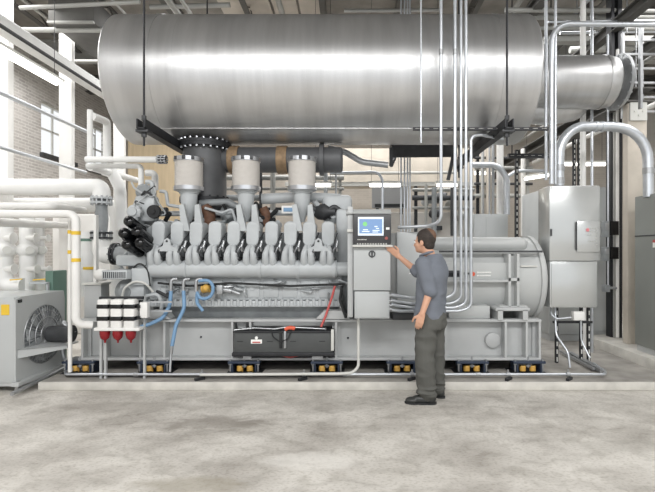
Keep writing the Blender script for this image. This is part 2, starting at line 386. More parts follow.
# slotted strut channels
def strut(p0, p1, wd=.04, m=BLKM, label='', group=None, parent=None, name='strut_channel', slotdir=(0, -1, 0)):
    p0 = Vector(p0); p1 = Vector(p1); d = (p1-p0); Ln = d.length; d.normalize()
    t = parent or thing(name, label, 'strut', tuple((p0+p1)/2), group)
    O('channel', MB().bar(p0, p1, wd, wd), m, t)
    s = MB(); n = int(Ln/.1)
    sd = Vector(slotdir)
    for k in range(n):
        c = p0+d*((k+.5)*Ln/n)+sd*(wd/2+.001)
        s.bar(c-d*.028, c+d*.028, .016 if abs(sd.y) else .004, .004 if abs(sd.y) else .016)
    o = O('slots', s, LGT, t); o['kind'] = 'stuff'
    return t
strut(at(413, 129, 5.25), at(548, 129, 5.25), .035, BLKM, 'long black slotted strut crossing below the silencer, behind the vertical conduits')
q_ = strut((X(508, 7.4), 7.4, Z(156, 7.4)), (X(556, 7.4), 7.4, Z(156, 7.4)), .07, BLKM, 'short thick black slotted strut above the narrow grey cabinet')
for px in (512, 551): O('rod', MB().cyl((X(px, 7.4), 7.4, Z(156, 7.4)), (X(px, 7.4), 7.4, 5.75), .01, seg=8), BLKM, q_)
strut((X(516.5, 7.5), 7.5, 0.09), (X(516.5, 7.5), 7.5, Z(150, 7.5)), .05, BLKM, 'upright black slotted strut beside the narrow grey cabinet behind the alternator')

# ------------------------------------------------------------------ exhaust stub and manifold pipe
t = thing('exhaust_riser', 'dark flanged exhaust riser joining the engine to the silencer', 'pipe', (-2.0, 6.2, 2.0))
O('pipe', MB().cyl((-2.0, 6.2, 2.0), (-2.0, 6.2, 2.97), .29, seg=40), EXH, t)
O('flange', MB().lathe((-2.0, 6.2, 2.95), (0, 0, 1), [(0, .29), (0, .36), (.035, .36), (.035, .355), (.045, .355), (.045, .36), (.085, .36), (.085, .2)], 48), BLKM, t)
O('flange_bolts', MB().bolts((-2.0, 6.2, 2.993), (0, 0, 1), .335, 24, .017, .065), CHR, t)
O('lower_flange', MB().cyl((-2.0, 6.2, 2.22), (-2.0, 6.2, 2.28), .33, seg=40).bolts((-2, 6.2, 2.25), (0, 0, 1), .31, 18, .015, .05), BLKM, t)
t = thing('exhaust_manifold_pipe', 'horizontal grey exhaust pipe with two brown bands behind the air filters', 'pipe', (-1.0, 6.25, 2.64))
O('pipe', MB().lathe((-1.85, 6.25, 2.82), (1, 0, 0), [(0, .0), (.0, .1), (.04, .15), (.1, .175), (1.72, .175), (1.75, .15), (1.75, 0)], 40), EXH, t)
for px in (232, 281): O('band', MB().lathe((X(px, 6.1)-.07, 6.25, 2.82), (1, 0, 0), [(0, .17), (0, .19), (.02, .195), (.04, .188), (.07, .197), (.1, .188), (.12, .195), (.14, .19), (.14, .17)], 40), BRS, t)
O('flange', MB().lathe((-.42, 6.25, 2.82), (1, 0, 0), [(0, .17), (0, .22), (.06, .22), (.06, .17)], 40), EXH, t)

# ------------------------------------------------------------------ engine
E = thing('diesel_engine', 'large grey multi-cylinder generator engine on the skid', 'engine', (-1.3, 6.2, .75))
YF = 5.55; KX = YF/F
# crankcase and heads
m = MB(); m.box(-2.5, -.08, 5.78, 6.75, .9, 1.5, .02); O('crankcase', m, ENG2, E)
O('bank_valley', MB().box(-2.42, -.14, 5.74, 6.85, 1.3, 1.80, .04), ENG2, E)
m = MB(); m.box(-2.48, -.1, 5.56, 5.8, .95, 1.245, .012)
for k in range(10):
    x = -2.36+k*.2306; m.box(x-.095, x+.095, 5.548, 5.57, .985, 1.215, .01).cyl((x, 5.54, 1.10), (x, 5.56, 1.10), .03, seg=12)
O('crankcase_cover', m, ENG, E)
m = MB(); m.box(-2.5, -.1, 5.52, 6.7, .87, .945, .01)
for k in range(31):
    x = -2.46+k*.0775; m.cyl((x, 5.54, .945), (x, 5.54, .97), .013, seg=6).cyl((x, 5.525, .885), (x, 5.525, .965), .022, seg=10)
O('oil_pan_rail', m, ENG, E)
O('oil_pan', MB().prism([(-2.45, 5.60, .87), (-2.45, 6.72, .87), (-2.45, 6.5, .72), (-2.45, 5.66, .72)], (2.3, 0, 0)), ENG2, E)
# log manifold
O('charge_air_manifold', MB().lathe((X(152, YF), 5.5, 1.338), (1, 0, 0), [(0, 0), (0, .08), (.02, .105), (2.28, .105), (2.285, .085), (2.46, .085), (2.46, 0)], 28), ENG, E)
for px in (185.5, 260, 297.5, 334):
    O('manifold_band', MB().lathe((X(px, 5.45)-.02, 5.5, 1.338), (1, 0, 0), [(0, .1), (0, .116), (.035, .116), (.035, .1)], 28), ENG, E)
# ten rocker covers with runners
px0 = 160.2; pitch = 18.68
for k in range(10):
    x = X(px0+k*pitch, YF)
    prof = []; hw = .08; zt = 1.925; zb = 1.62
    for a in range(0, 181, 20): prof.append((x+hw*math.cos(math.radians(a)), zt-.055+.055*math.sin(math.radians(a))))
    poly = [(x+hw*.6, zb), (x+hw*.96, zb+.05)]+prof+[(x-hw*.96, zb+.05), (x-hw*.6, zb)]
    m = MB(); m.prism([(a, 5.47, b) for a, b in poly], (0, .26, 0))
    for v in m.b.verts:
        if v.co.y < 5.5: v.co.y += max(0, (v.co.z-1.8))*.25
    bmesh.ops.bevel(m.b, geom=[e for e in m.b.edges if all(v.co.y < 5.6 for v in e.verts)], offset=.018, segments=3, profile=.5, affect='EDGES', clamp_overlap=True)
    O('rocker_cover', m, ENG, E)
    m = MB(); m.box(x-.062, x+.062, 5.55, 5.8, 1.48, 1.66, .015)
    O('cylinder_head', m, ENG2, E)
    for dx, sg in ((-.052, 1), (.026, -1)):
        pp = [(x+dx, 5.47, 1.38), (x+dx-.004*sg, 5.41, 1.45), (x+dx-.002*sg, 5.39, 1.52), (x+dx+.012*sg, 5.42, 1.585), (x+dx+.022*sg, 5.50, 1.62), (x+dx+.025*sg, 5.6, 1.62)]
        O('intake_runner', MB().tube(pp, [.05, .046, .038, .032, .029, .027], 0, 12), ENG, E)
    O('injector_pocket', MB().cyl((x+.068, 5.50, 1.46), (x+.062, 5.40, 1.475), .03, .024, seg=14), DRK, E)
    O('ignition_lead', MB().tube([(x+.064, 5.42, 1.48), (x+.05, 5.37, 1.55), (x+.075, 5.41, 1.62), (x+.085, 5.5, 1.70), (x+.11, 5.6, 1.78)], .007, .04, 8), DRK, E)
    O('fuel_line', MB().tube([(x+.075, 5.5, 1.44), (x+.06, 5.43, 1.55), (x+.085, 5.43, 1.60), (x+.10, 5.50, 1.66), (x+.10, 5.6, 1.70)], .009, .03, 8), CHR, E)
    O('injector_cap', MB().cyl((x+.10, 5.46, 1.60), (x+.115, 5.48, 1.68), .016, seg=10).cyl((x+.112, 5.48, 1.56), (x+.10, 5.46, 1.60), .022, seg=6), STL, E)
for px in (167.5, 318.5):
    x = X(px, 5.4); y = 5.38
    m = MB(); m.prism([(x-.13, y, 1.58), (x-.05, y, 1.62), (x-.035, y, 1.69), (x, y, 1.715), (x+.035, y, 1.69), (x+.05, y, 1.62), (x+.13, y, 1.58), (x+.13, y, 1.555), (x-.13, y, 1.555)], (0, .03, 0))
    q = O('lifting_eye', m, ENG, E); O('eye_hole', MB().cyl((x, y-.002, 1.675), (x, y+.01, 1.675), .014, seg=12), RUB, q)
# air filters
for px in (189, 246, 302):
    Y = 5.72; x = X(px, Y); z0 = Z(190, Y); z1 = Z(159, Y)
    m = MB(); R = .172; prof = [(0, R)]; n = 26
    for i in range(n): h = z1-z0; prof += [(h*(i+.15)/n, R), (h*(i+.5)/n, R-.006), (h*(i+.85)/n, R)]
    prof.append((z1-z0, R)); prof.append((z1-z0, 0))
    q = O('air_filter', m.lathe((x, Y, z0), (0, 0, 1), prof, 40), FILT, E)
    for zz in (z0-.01, z1-.04):
        O('filter_rim', MB().lathe((x, Y, zz), (0, 0, 1), [(0, .1), (0, R+.012), (.05, R+.012), (.05, .1)], 40), CHR, q)
    for a in (-2.2, -1.57, -1.0):
        O('clip', MB().box(x+(R+.015)*math.cos(a)-.02, x+(R+.015)*math.cos(a)+.02, Y+(R+.015)*math.sin(a)-.006, Y+(R+.015)*math.sin(a)+.006, z1-.035, z1+.01, .002), DRK, q)
    O('top_dome', MB().lathe((x, Y, z1), (0, 0, 1), [(0, R), (.012, R-.01), (.02, R*.6), (.022, 0)], 40), LGT, q)
    O('intake_neck', MB().lathe((x, Y, Z(222, Y)), (0, 0, 1), [(0, .0), (0, .03), (.06, .05), (.18, .085), (.25, .1), (.355, .105), (.36, .12), (.38, .12), (.38, .14), (.41, .14), (.41, 0)], 32), ENG, E)
    O('neck_clamp', MB().lathe((x, Y, Z(193.5, Y)), (0, 0, 1), [(0, .1), (0, .112), (.018, .112), (.018, .1)], 32), CHR, E)
    for s in (-1, 1):
        y = 5.5; xc = X(px, y)
        a0 = -10 if s < 0 else 5.6; b0 = a0+4.4; c0 = -8 if s < 0 else 14; e0 = c0+8.6 if s < 0 else c0-8.6
        lo, hi = (min(c0, e0), max(c0, e0))
        poly = [at(px+a0, 205, y), at(px+b0, 204, y), at(px+hi, 231, y), at(px+lo, 231, y)]
        O('air_horn', MB().prism(poly, (0, .07, 0)), ENG, E)
# top pipes & clutter on the engine
T = lambda pts, r, b=.05, seg=14: MB().tube(pts, r, b, seg)
O('coolant_rail', T([at(150, 214, 5.95), at(210, 213, 5.95), at(345, 213, 5.95)], .035), ENG, E)
O('vent_pipe', T([at(262, 199, 6.0), at(300, 197, 6.0), at(340, 199, 6.0)], .07), ENG, E)
O('vent_pipe', T([at(200, 203, 5.9), at(228, 202, 5.9), at(240, 208, 5.9)], .045), ENG2, E)
O('small_pipe', T([at(160, 191, 5.8), at(166, 192, 5.8), at(168, 205, 5.8), at(180, 207, 5.8)], .022, .03), ENG, E)
O('small_pipe', T([at(205, 208, 5.8), at(222, 213, 5.8), at(232, 209, 5.8), at(236, 222, 5.8)], .018, .03), ENG, E)
O('small_pipe', T([at(310, 205, 5.85), at(322, 216, 5.85), at(334, 206, 5.85), at(345, 214, 5.85)], .03, .05), DRK, E)
O('heat_wrapped_pipe', T([at(205, 206, 5.9), at(210, 215, 5.9), at(209, 226, 5.9)], .075, .05), WRAP, E)
O('heat_wrapped_pipe', T([at(263, 208, 5.9), at(267, 216, 5.9), at(265, 226, 5.9)], .06, .05), WRAP, E)
O('turbocharger', MB().lathe(at(321, 212, 5.9), (1, -.2, 0), [(-.1, 0), (-.1, .05), (-.04, .1), (.05, .11), (.12, .06), (.2, .05), (.2, 0)], 24), DRK, E)
O('turbocharger', MB().lathe(at(228, 214, 6.05), (1, -.2, 0), [(-.1, 0), (-.1, .05), (-.04, .13), (.05, .13), (.12, .06), (.2, .05), (.2, 0)], 24), ENG2, E)
O('sensor', MB().box(*[v for v in (X(282, 5.8), X(298, 5.8))], 5.75, 5.85, Z(214, 5.8), Z(206, 5.8), .01), WHP, E)
O('sensor_band', MB().box(X(284, 5.8), X(296, 5.8), 5.745, 5.76, Z(212, 5.8), Z(208, 5.8), .003), HOSE, E)
O('end_housing', MB().box(X(336, 5.9), X(349, 5.9), 5.75, 6.9, 1.15, 2.1, .05).box(X(322, 6), X(352, 6), 5.9, 6.7, 1.95, 2.3, .06), ENG, E)
O('flywheel_housing', MB().lathe((-.1, 6.25, 1.2), (1, 0, 0), [(0, 0), (0, .5), (.12, .56), (.45, .56), (.5, .5), (.5, 0)], 40), ENG, E)
# gear end (beside the filters)
m = MB(); m.box(X(133, 5.9), X(152, 5.9), 5.72, 6.9, .85, 2.0, .05)
O('gear_case', m, ENG2, E)
O('gear_case_cover', MB().box(X(138, 5.7), X(157, 5.7), 5.62, 5.8, Z(222, 5.7), Z(196, 5.7), .04).prism([at(127, 222, 5.7), at(136, 196, 5.7), at(143, 196, 5.7), at(143, 228, 5.7)], (0, .3, 0)), ENG, E)
O('timing_cover', MB().lathe(at(145, 192, 5.75), (-.1, -1, 0), [(-.1, .1), (.05, .1), (.08, .07), (.08, 0)], 24), ENG2, E)
O('belt_pulley', MB().lathe(at(155.5, 212, 5.6), (0, -1, 0), [(0, 0), (0, .075), (.02, .085), (.035, .07), (.05, .085), (.07, .08), (.07, .03), (.09, .03), (.09, 0)], 28), RUB, E)
O('water_pump', MB().lathe(at(136, 212, 5.6), (0, -1, 0), [(0, 0), (0, .09), (.06, .085), (.08, .05), (.1, .05), (.1, 0)], 28).tube([at(136, 212, 5.6), at(133, 226, 5.55), at(138, 236, 5.6)], .05, .06, 14), ENG, E)
O('pump_flange', MB().bolts(at(136, 212, 5.55), (0, -1, 0), .075, 8, .01, .03), STL, E)
O('bypass_pipe', MB().tube([at(146, 182, 5.7), at(152, 182, 5.7), at(154, 196, 5.7)], .03, .04, 12), ENG, E)
O('drive_end_cover', MB().lathe(at(147, 262, 5.6), (0, -1, 0), [(0, 0), (0, .13), (.05, .12), (.07, .08), (.07, 0)], 28), ENG, E)
O('cable_arc', MB().tube([at(121, 302, 5.4), at(124, 288, 5.38), at(134, 281, 5.38), at(146, 283, 5.4), at(153, 292, 5.45)], .014, .12, 8), LGT, E)
O('cable_arc', MB().tube([at(133, 268, 5.42), at(140, 262, 5.4), at(148, 270, 5.4), at(150, 286, 5.42)], .01, .12, 8), RUB, E)
O('low_pipe', MB().tube([at(146, 296, 5.42), at(158, 294, 5.42), at(162, 304, 5.45), at(160, 316, 5.5)], .022, .05, 10), ENG, E)
O('low_pipe', MB().tube([at(112, 304, 5.5), at(112, 316, 5.5), at(134, 316, 5.5)], .02, .05, 10), STL, E)
O('belt_housing', MB().box(X(117, 5.55), X(148, 5.55), 5.5, 6.1, Z(266, 5.55), Z(255, 5.55), .03).box(X(121, 5.5), X(146, 5.5), 5.45, 5.9, Z(300, 5.5), Z(283, 5.5), .03), ENG, E)
O('pump_body', MB().lathe(at(127, 292, 5.5), (0, -1, 0), [(-.3, .16), (-.02, .16), (0, .14), (.03, .08), (.06, .07), (.06, 0)], 28).lathe(at(144, 291, 5.55), (0, -1, 0), [(-.3, .1), (-.02, .1), (.02, .06), (.02, 0)], 24), ENG2, E)
O('cooler_core', MB().box(X(106, 5.4), X(131, 5.4), 5.3, 5.75, Z(279, 5.4), Z(270, 5.4), .012), ENG, E)
s = MB()
for i in range(12): xx = X(108+i*1.9, 5.4); s.box(xx, xx+.008, 5.292, 5.3, Z(277.5, 5.4), Z(271.5, 5.4))
O('cooler_fin', s, DRK, E)
O('cooler_end_cap', MB().sph(at(102, 275, 5.5), .085, (1.1, 1, .9)), WHP, E)
O('bracket', MB().box(X(133, 5.45), X(151, 5.45), 5.4, 5.5, Z(285, 5.45), Z(268, 5.45), .015), ENG, E)
for a in ((127, 219.5), (121.8, 231.5), (134.8, 229.8), (125, 243), (137.8, 241)):
    p0 = at(a[0], a[1], 5.2); d = Vector((.04, .34, -.13))
    q = O('oil_filter', MB().lathe(p0, d, [(0, 0), (.0, .03), (.01, .05), (.03, .062), (.05, .064), (.31, .064), (.32, .05), (.34, .05), (.34, 0)], 28), BLK, E)
    O('filter_nut', MB().cyl(p0-d.normalized()*.012, p0+d.normalized()*.004, .016, seg=6), BLK, q)
O('oil_filter_console', MB().prism([at(135, 238, 5.55), at(152, 225, 5.55), at(156, 256, 5.55), at(140, 262, 5.55)], (0, .3, 0)), ENG2, E)
random.seed(3)
for i in range(26):   # wiring and small lines on the gear end
    c = at(random.uniform(134, 158), random.uniform(190, 300), 5.62)
    pts = [c]
    for k in range(3): pts.append(pts[-1]+Vector((random.uniform(-.12, .12), random.uniform(-.04, .03), random.uniform(-.16, .1))))
    O('harness_line', MB().tube(pts, random.choice([.008, .012, .016]), .05, 8), random.choice([ENG, ENG2, RUB, ENG, DRK]), E)
for i in range(34):   # small fittings in the V between banks and on the crankcase side
    px = random.uniform(160, 345); c = at(px, random.uniform(206, 224), 5.9)
    O('vee_fitting', MB().cyl(c, c+Vector((random.uniform(-.1, .1), -.06, random.uniform(-.08, .1))), random.uniform(.02, .045), seg=10), random.choice([ENG2, DRK, RUB, ENG]), E)
for i in range(22):
    c = at(random.uniform(152, 342), random.uniform(281, 296), 5.53)
    O('side_fitting', MB().tube([c, c+Vector((random.uniform(-.1, .1), -.05, random.uniform(-.05, .05))), c+Vector((random.uniform(-.16, .16), 0.02, random.uniform(-.1, .03)))], random.uniform(.01, .02), .03, 8), random.choice([ENG2, DRK, STL, ENG]), E)
O('wire_harness', T([at(158, 283, 5.48), at(190, 286, 5.48), at(230, 283, 5.48), at(290, 286, 5.48), at(345, 284, 5.48)], .014), RUB, E)
O('fuel_pump', MB().cyl(at(217, 289, 5.5), at(232, 291, 5.5), .035, seg=16).cyl(at(232, 291, 5.5), at(240, 294, 5.5), .022, seg=12).box(X(217, 5.45), X(223, 5.45), 5.42, 5.5, Z(294, 5.45), Z(285, 5.45), .005), STL, E)
O('brass_valve', MB().cyl(at(202, 289, 5.5), at(211, 288, 5.5), .05, seg=14).sph(at(206, 288, 5.45), .045), SPR, E)
for i, (px, pt) in enumerate(((171, 281), (183.5, 281), (196, 281))):
    O('hose_fitting', MB().tube([at(px+6, 279, 5.45), at(px, 279.5, 5.42), at(px, 292, 5.42)], .02, .05, 10), STL, E)
# hoses
h = []
h.append(O('coolant_hose', MB().tube([at(171, 291, 5.42), at(170, 305, 5.40), at(163, 318, 5.32), at(150, 324, 5.22), at(140, 327, 5.17)], .022, .15, 12), HOSE, label='blue hose sweeping from engine to the red-bowled fuel filters', cat='hose'))
h.append(O('coolant_hose', MB().tube([at(183.5, 291, 5.42), at(184.5, 308, 5.35), at(176, 325, 5.3), at(172, 346, 5.25)], .022, .2, 12), HOSE, label='blue hose hanging down across the skid panel to a steel end', cat='hose'))
h.append(O('coolant_hose', MB().tube([at(199, 281, 5.42), at(209, 280, 5.40), at(214, 287, 5.40), at(211, 298, 5.40), at(200, 299, 5.4), at(197, 292, 5.42)], .02, .12, 12), HOSE, label='blue hose coiled in a loop around the brass valve', cat='hose'))
h.append(O('coolant_hose', MB().tube([at(197, 294, 5.44), at(197, 303, 5.42), at(203, 311, 5.42)], .02, .08, 12), HOSE, label='short blue hose stub dangling below the coiled loop', cat='hose'))
O('hose_tail_pipe', MB().cyl(at(172, 346, 5.25), at(171, 354, 5.25), .02, seg=12).cyl(at(171, 354, 5.25), at(170, 372, 5.2), .014, seg=10), STL, label='steel end pipe below the long hanging blue hose', cat='pipe')
O('drain_hose', MB().tube([at(335, 286, 5.4), at(332, 297, 5.38), at(326, 315, 5.33), at(321, 327, 5.3)], .014, .1, 12), REDH, label='red hose slanting down from the engine to the battery case', cat='hose')
O('bundle_hose', MB().tube([at(342, 286, 5.42), at(340, 300, 5.4), at(346, 318, 5.36)], .018, .1, 10), RUB, label='black cable bundle beside the red hose at the control panel', cat='cable')

# ------------------------------------------------------------------ skid
S = thing('skid_frame', 'long grey steel skid carrying engine and alternator', 'frame', (-.5, 6.3, .23))
y0 = 5.4; zt = Z(319.5, y0); zb = Z(360.5, y0); xl, xr = X(78, y0), X(541.5, y0)
xs = X(414, y0)
m = MB()
for yy, sgn in ((y0, 1), (7.1, -1)):
    m.box(xl, xr, yy-.0, yy+sgn*.16, zt-.03, zt, .004).box(xl, xr, yy, yy+sgn*.16, zb, zb+.03, .004)
    m.box(xl, X(232, y0), yy+sgn*.13, yy+sgn*.145, zb, zt).box(X(336, y0), xr, yy+sgn*.13, yy+sgn*.145, zb, zt)
O('side_rail', m, SKID, S)
ribs = [82, 104, 140, 164, 232, 250, 336, 446, 506, 527, 540]
for px in ribs: x = X(px, y0); O('rib', MB().box(x-.013, x+.013, y0+.004, y0+.14, zb+.002, zt-.002), SKID, S)
for px in (82, 240, 336, 440, 540): x = X(px, y0); O('cross_member', MB().box(x-.05, x+.05, y0+.1, 7.0, zb, zt-.03), SKID, S)
O('back_panel', MB().box(X(230, y0), X(338, y0), 5.75, 5.77, zb, zt), SKID, S)
O('under_skid_shade_sheet', MB().box(xl+.05, xr-.05, 5.62, 6.95, zb-.05, zb+.02), BLKM, S)  # dark sheet added to stand in for the shade beneath the skid
O('manhole_cover', MB().lathe(at(492.5, 340, 5.50), (0, -1, 0), [(-.05, .0), (-.05, .09), (.02, .09), (.03, .07), (.03, 0)], 24), SKID, S)
for px, a0, a1 in ((201, 337, 0), (348, 338, 1), (348, 358, 1)):
    O('plug', MB().sph(at(px, a0, 5.53), .014), DRK, S)
O('engine_mount', MB().prism([at(316, 319, 5.38), at(324, 311, 5.38), at(342, 311, 5.38), at(350, 319, 5.38)], (0, .16, 0)), SKID, S)
O('engine_mount', MB().prism([at(144, 319, 5.38), at(150, 311, 5.38), at(164, 311, 5.38), at(170, 319, 5.38)], (0, .16, 0)), SKID, S)
O('generator_mount', MB().box(X(496, 5.38), X(530, 5.38), 5.38, 5.75, Z(311, 5.38), Z(308, 5.38), .004).box(X(498, 5.38), X(503, 5.38), 5.38, 5.7, Z(320, 5.38), Z(310, 5.38)).box(X(523, 5.38), X(528, 5.38), 5.38, 5.7, Z(320, 5.38), Z(310, 5.38)), SKID, S)
O('cable_ledge', MB().box(X(392, 5.38), X(414, 5.38), 5.3, 5.45, Z(320, 5.3), Z(313, 5.3), .004), DRK, S)
# isolators
isoname = ['at the pipework end, below the left end of the skid, behind the filter stand', 'under the skid beside the hanging blue hose end',
           'under the skid below the battery logo plate', 'under the skid below the control panel side of the battery case',
           'under the skid beside the standing man\'s trousers', 'under the skid beneath the alternator, nearer the man', 'under the far cabinet-side corner of the skid']
isopx = [81, 155, 245, 327, 402, 471.5, 527.5]
proto = None
def make_iso(px, label):
    Y = 5.42; x = X(px, Y); t = thing('spring_isolator', label, 'vibration isolator', (x, Y+.08, .09), 'spring isolators under the skid')
    O('base_plate', MB().box(x-.21, x+.21, Y-.07, Y+.2, .09, .102, .003), BLKM, t)
    O('top_plate', MB().box(x-.19, x+.19, Y-.07, Y+.2, zb-.028, zb-.001, .003), BLU, t)
    O('side_plate', MB().box(x-.148, x-.132, Y-.06, Y+.19, .1, zb-.02), BLU, t)
    O('side_plate', MB().box(x+.132, x+.148, Y-.06, Y+.19, .1, zb-.02), BLU, t)
    for dx in (-.06, .06):
        pts = []
        for k in range(60): a = k/59*2*PI*4; pts.append((x+dx+.028*math.cos(a), Y+.0+.028*math.sin(a), .114+k/59*.062))
        O('spring', MB().tube(pts, .0115, 0, 6), SPR, t)
    O('adjusting_bolt', MB().cyl((x, Y-.02, .16), (x, Y-.02, zb+.045), .012, seg=8).cyl((x, Y-.02, .175), (x, Y-.02, .195), .03, seg=6), STL, t)
    for dx in (-.165, .165): O('corner_bolt', MB().cyl((x+dx, Y-.045, .12), (x+dx, Y-.045, zb+.02), .011, seg=8).cyl((x+dx, Y-.045, zb-.045), (x+dx, Y-.045, zb-.028), .022, seg=6), STL, t)
    return t
I0 = make_iso(isopx[0], 'yellow spring isolator at the pipework end of the skid, behind the filter stand')
for px, nm in zip(isopx[1:], isoname[1:]): dup(I0, (X(px, 5.42)-X(isopx[0], 5.42), 0, 0), 'yellow spring isolator '+nm)
# battery case
B = thing('battery_case', 'long dark grey battery case in the opening of the skid', 'battery', (X(284, 5.35), 5.45, zb+.03))
bx0, bx1 = X(234.5, 5.33), X(333, 5.33)
O('case', MB().box(bx0, bx1, 5.3, 5.62, Z(352.5, 5.33), Z(332, 5.33), .008), mat('battery_grey', (78, 80, 80), .5, 0, .08, 8), B)
O('lid', MB().box(bx0-.01, bx1+.01, 5.29, 5.63, Z(332.5, 5.33), Z(330.5, 5.33), .004), BLKM, B)
O('bottom_tray', MB().box(bx0-.02, bx1+.02, 5.28, 5.64, Z(355.5, 5.33), Z(352, 5.33), .004), BLKM, B)
O('foot', MB().box(bx0+.1, bx0+.2, 5.33, 5.55, zb+.03, Z(355, 5.33)), STL, B); O('foot', MB().box(bx1-.25, bx1-.12, 5.33, 5.55, zb+.03, Z(355, 5.33)), STL, B)
O('logo_plate', MB().box(X(251, 5.3), X(262, 5.3), 5.294, 5.3, Z(343.5, 5.3), Z(339.5, 5.3)), WTXT, B)
O('logo_stripe', MB().box(X(252.5, 5.3), X(260.5, 5.3), 5.29, 5.295, Z(342.8, 5.3), Z(341.6, 5.3)), REDH, B)
O('logo_crown', MB().cyl((X(256.5, 5.3), 5.292, Z(337.8, 5.3)), (X(256.5, 5.3), 5.3, Z(337.8, 5.3)), .018, seg=16), WTXT, B)
for i, px in enumerate((279.5, 284)):
    O('latch', MB().box(X(px, 5.29), X(px+2.2, 5.29), 5.27, 5.3, Z(348, 5.29), Z(331, 5.29), .004), STL if i else RUB, B)
for pa in (240, 270, 293, 322):
    O('slot', MB().box(X(pa-3, 5.3), X(pa+3, 5.3), 5.296, 5.302, Z(341.6, 5.3), Z(341, 5.3)), RUB, B)
O('cable_bracket', MB().box(X(331, 5.27), X(334, 5.27), 5.26, 5.3, Z(350, 5.3), Z(329, 5.3), .003), LGT, B)
for i in range(9):
    c = at(random.uniform(238, 328), 329.5, 5.38)
    O('terminal', MB().cyl(c-Vector((0, 0, .02)), c+Vector((0, 0, .02)), .016, seg=8), random.choice([STL, RUB, DRK]), B)
O('battery_cable', MB().tube([at(234, 330, 5.3), at(255, 328, 5.33), at(275, 329, 5.3), at(287, 327, 5.33), at(325, 329, 5.33)], .008, .06, 8), STL, label='silver braided cable along the top of the battery case', cat='cable')
O('battery_cable', MB().tube([at(285, 329.5, 5.3), at(290, 327.3, 5.3), at(295, 328.6, 5.3)], .022, .06, 8), ORG, label='short orange cable lug on top of the battery case', cat='cable')
O('battery_cable', MB().tube([at(271, 329, 5.3), at(273, 337, 5.27), at(280, 342, 5.27), at(288, 339, 5.27), at(292, 329, 5.3)], .007, .06, 8), RUB, label='thin black cable looping over the front of the battery case', cat='cable')
O('battery_cable', MB().tube([at(280, 355, 5.36), at(290, 357.5, 5.36), at(303, 354.5, 5.36)], .01, .06, 8), REDH, label='thin red cable lying under the battery case', cat='cable')

# ------------------------------------------------------------------ alternator
G = thing('alternator', 'big round grey alternator on the skid behind the man', 'generator', (1.4, 6.1, .65))
gx0, gx1 = X(392, 5.7), X(541, 5.62)
O('housing', MB().lathe((gx0, 6.15, 1.19), (1, 0, 0), [(0, 0), (0, .5), (.03, .54), (gx1-gx0-.03, .55), (gx1-gx0, .55), (gx1-gx0, 0)], 64), GEN, G)
O('end_ring', MB().lathe((gx1, 6.15, 1.19), (1, 0, 0), [(0, .3), (0, .575), (.05, .575), (.05, .56), (.08, .54), (.09, .45), (.09, 0)], 64), GEN, G)
O('top_cover', MB().box(gx0, gx1-.1, 5.72, 6.6, 1.55, 1.735, .09, 4), GEN, G)
O('top_rail', MB().box(X(440, 5.6), X(542, 5.6), 5.58, 5.66, Z(252.5, 5.6), Z(250.5, 5.6)), DRK, G)
O('side_ledge', MB().box(X(440, 5.55), X(508, 5.55), 5.5, 5.75, Z(282, 5.55), Z(279.5, 5.55), .003), SKID, G)
O('side_panel', MB().box(X(441, 5.57), X(508, 5.57), 5.57, 5.75, Z(279.5, 5.57), Z(263, 5.57), .004), GEN, G)
m = MB(); 
for px in (508.5, 517): m.box(X(px, 5.5), X(px+2.6, 5.5), 5.5, 5.85, Z(311, 5.5), Z(254, 5.5), .003)
m.box(X(508.5, 5.5), X(519.6, 5.5), 5.6, 5.64, Z(309, 5.5), Z(256, 5.5)).box(X(508.5, 5.5), X(519.6, 5.5), 5.5, 5.64, Z(281, 5.5), Z(278, 5.5))
O('lifting_bracket', m, GEN, G)
O('terminal_box', MB().box(X(397, 5.45), X(429, 5.45), 5.45, 5.9, Z(303, 5.45), Z(232, 5.45), .008), CAB, G)
O('coupling_guard', MB().cyl((X(394, 5.6), 5.65, .8), (X(394, 5.6), 5.65, 1.78), .09, seg=20), GEN, G)
O('foot', MB().box(X(449, 5.5), X(490, 5.5), 5.5, 5.9, zt, Z(306, 5.5), .004), GEN, G)
O('foot', MB().box(X(500, 5.5), X(528, 5.5), 5.5, 5.9, Z(311, 5.5), Z(306, 5.5), .004), GEN, G)
O('band_line', MB().box(X(521, 5.58), X(538, 5.58), 5.597, 5.61, Z(267, 5.58), Z(265.5, 5.58)), LGT, G)
yy = 5.565
O('logo_dot', MB().cyl((X(473, yy), yy-.004, Z(274, yy)), (X(473, yy), yy+.01, Z(274, yy)), .026, seg=20), ORG, G)
def fake_line(px0, px1, py, h, y, m_, parent, nm):
    s = MB(); x = px0
    while x < px1:
        wv = random.uniform(.5, 1.1); hh = h*random.uniform(.75, 1)
        s.box(X(x, y), X(x+wv, y), y-.003, y+.004, Z(py+hh/2, y), Z(py-hh/2, y)); x += wv+.35
    o = O(nm, s, m_, parent); o['kind'] = 'stuff'; return o
fake_line(477, 491, 272.4, 1.6, yy, WTXT, G, 'lettering'); fake_line(477, 490, 275.6, 1.5, yy, WTXT, G, 'lettering')
O('dark_logo_plate', MB().box(X(447, yy), X(460, yy), yy-.002, yy+.004, Z(277, yy), Z(270.5, yy)), DRK, G)
fake_line(447.5, 459.5, 274.4, 3.4, yy-.004, BLK, G, 'dark_lettering')
fake_line(464, 469, 273.5, 2.4, yy, BLKM, G, 'dark_lettering')
fake_line(409, 417, 273.5, 1.2, 5.445, WTXT, G, 'small_lettering')

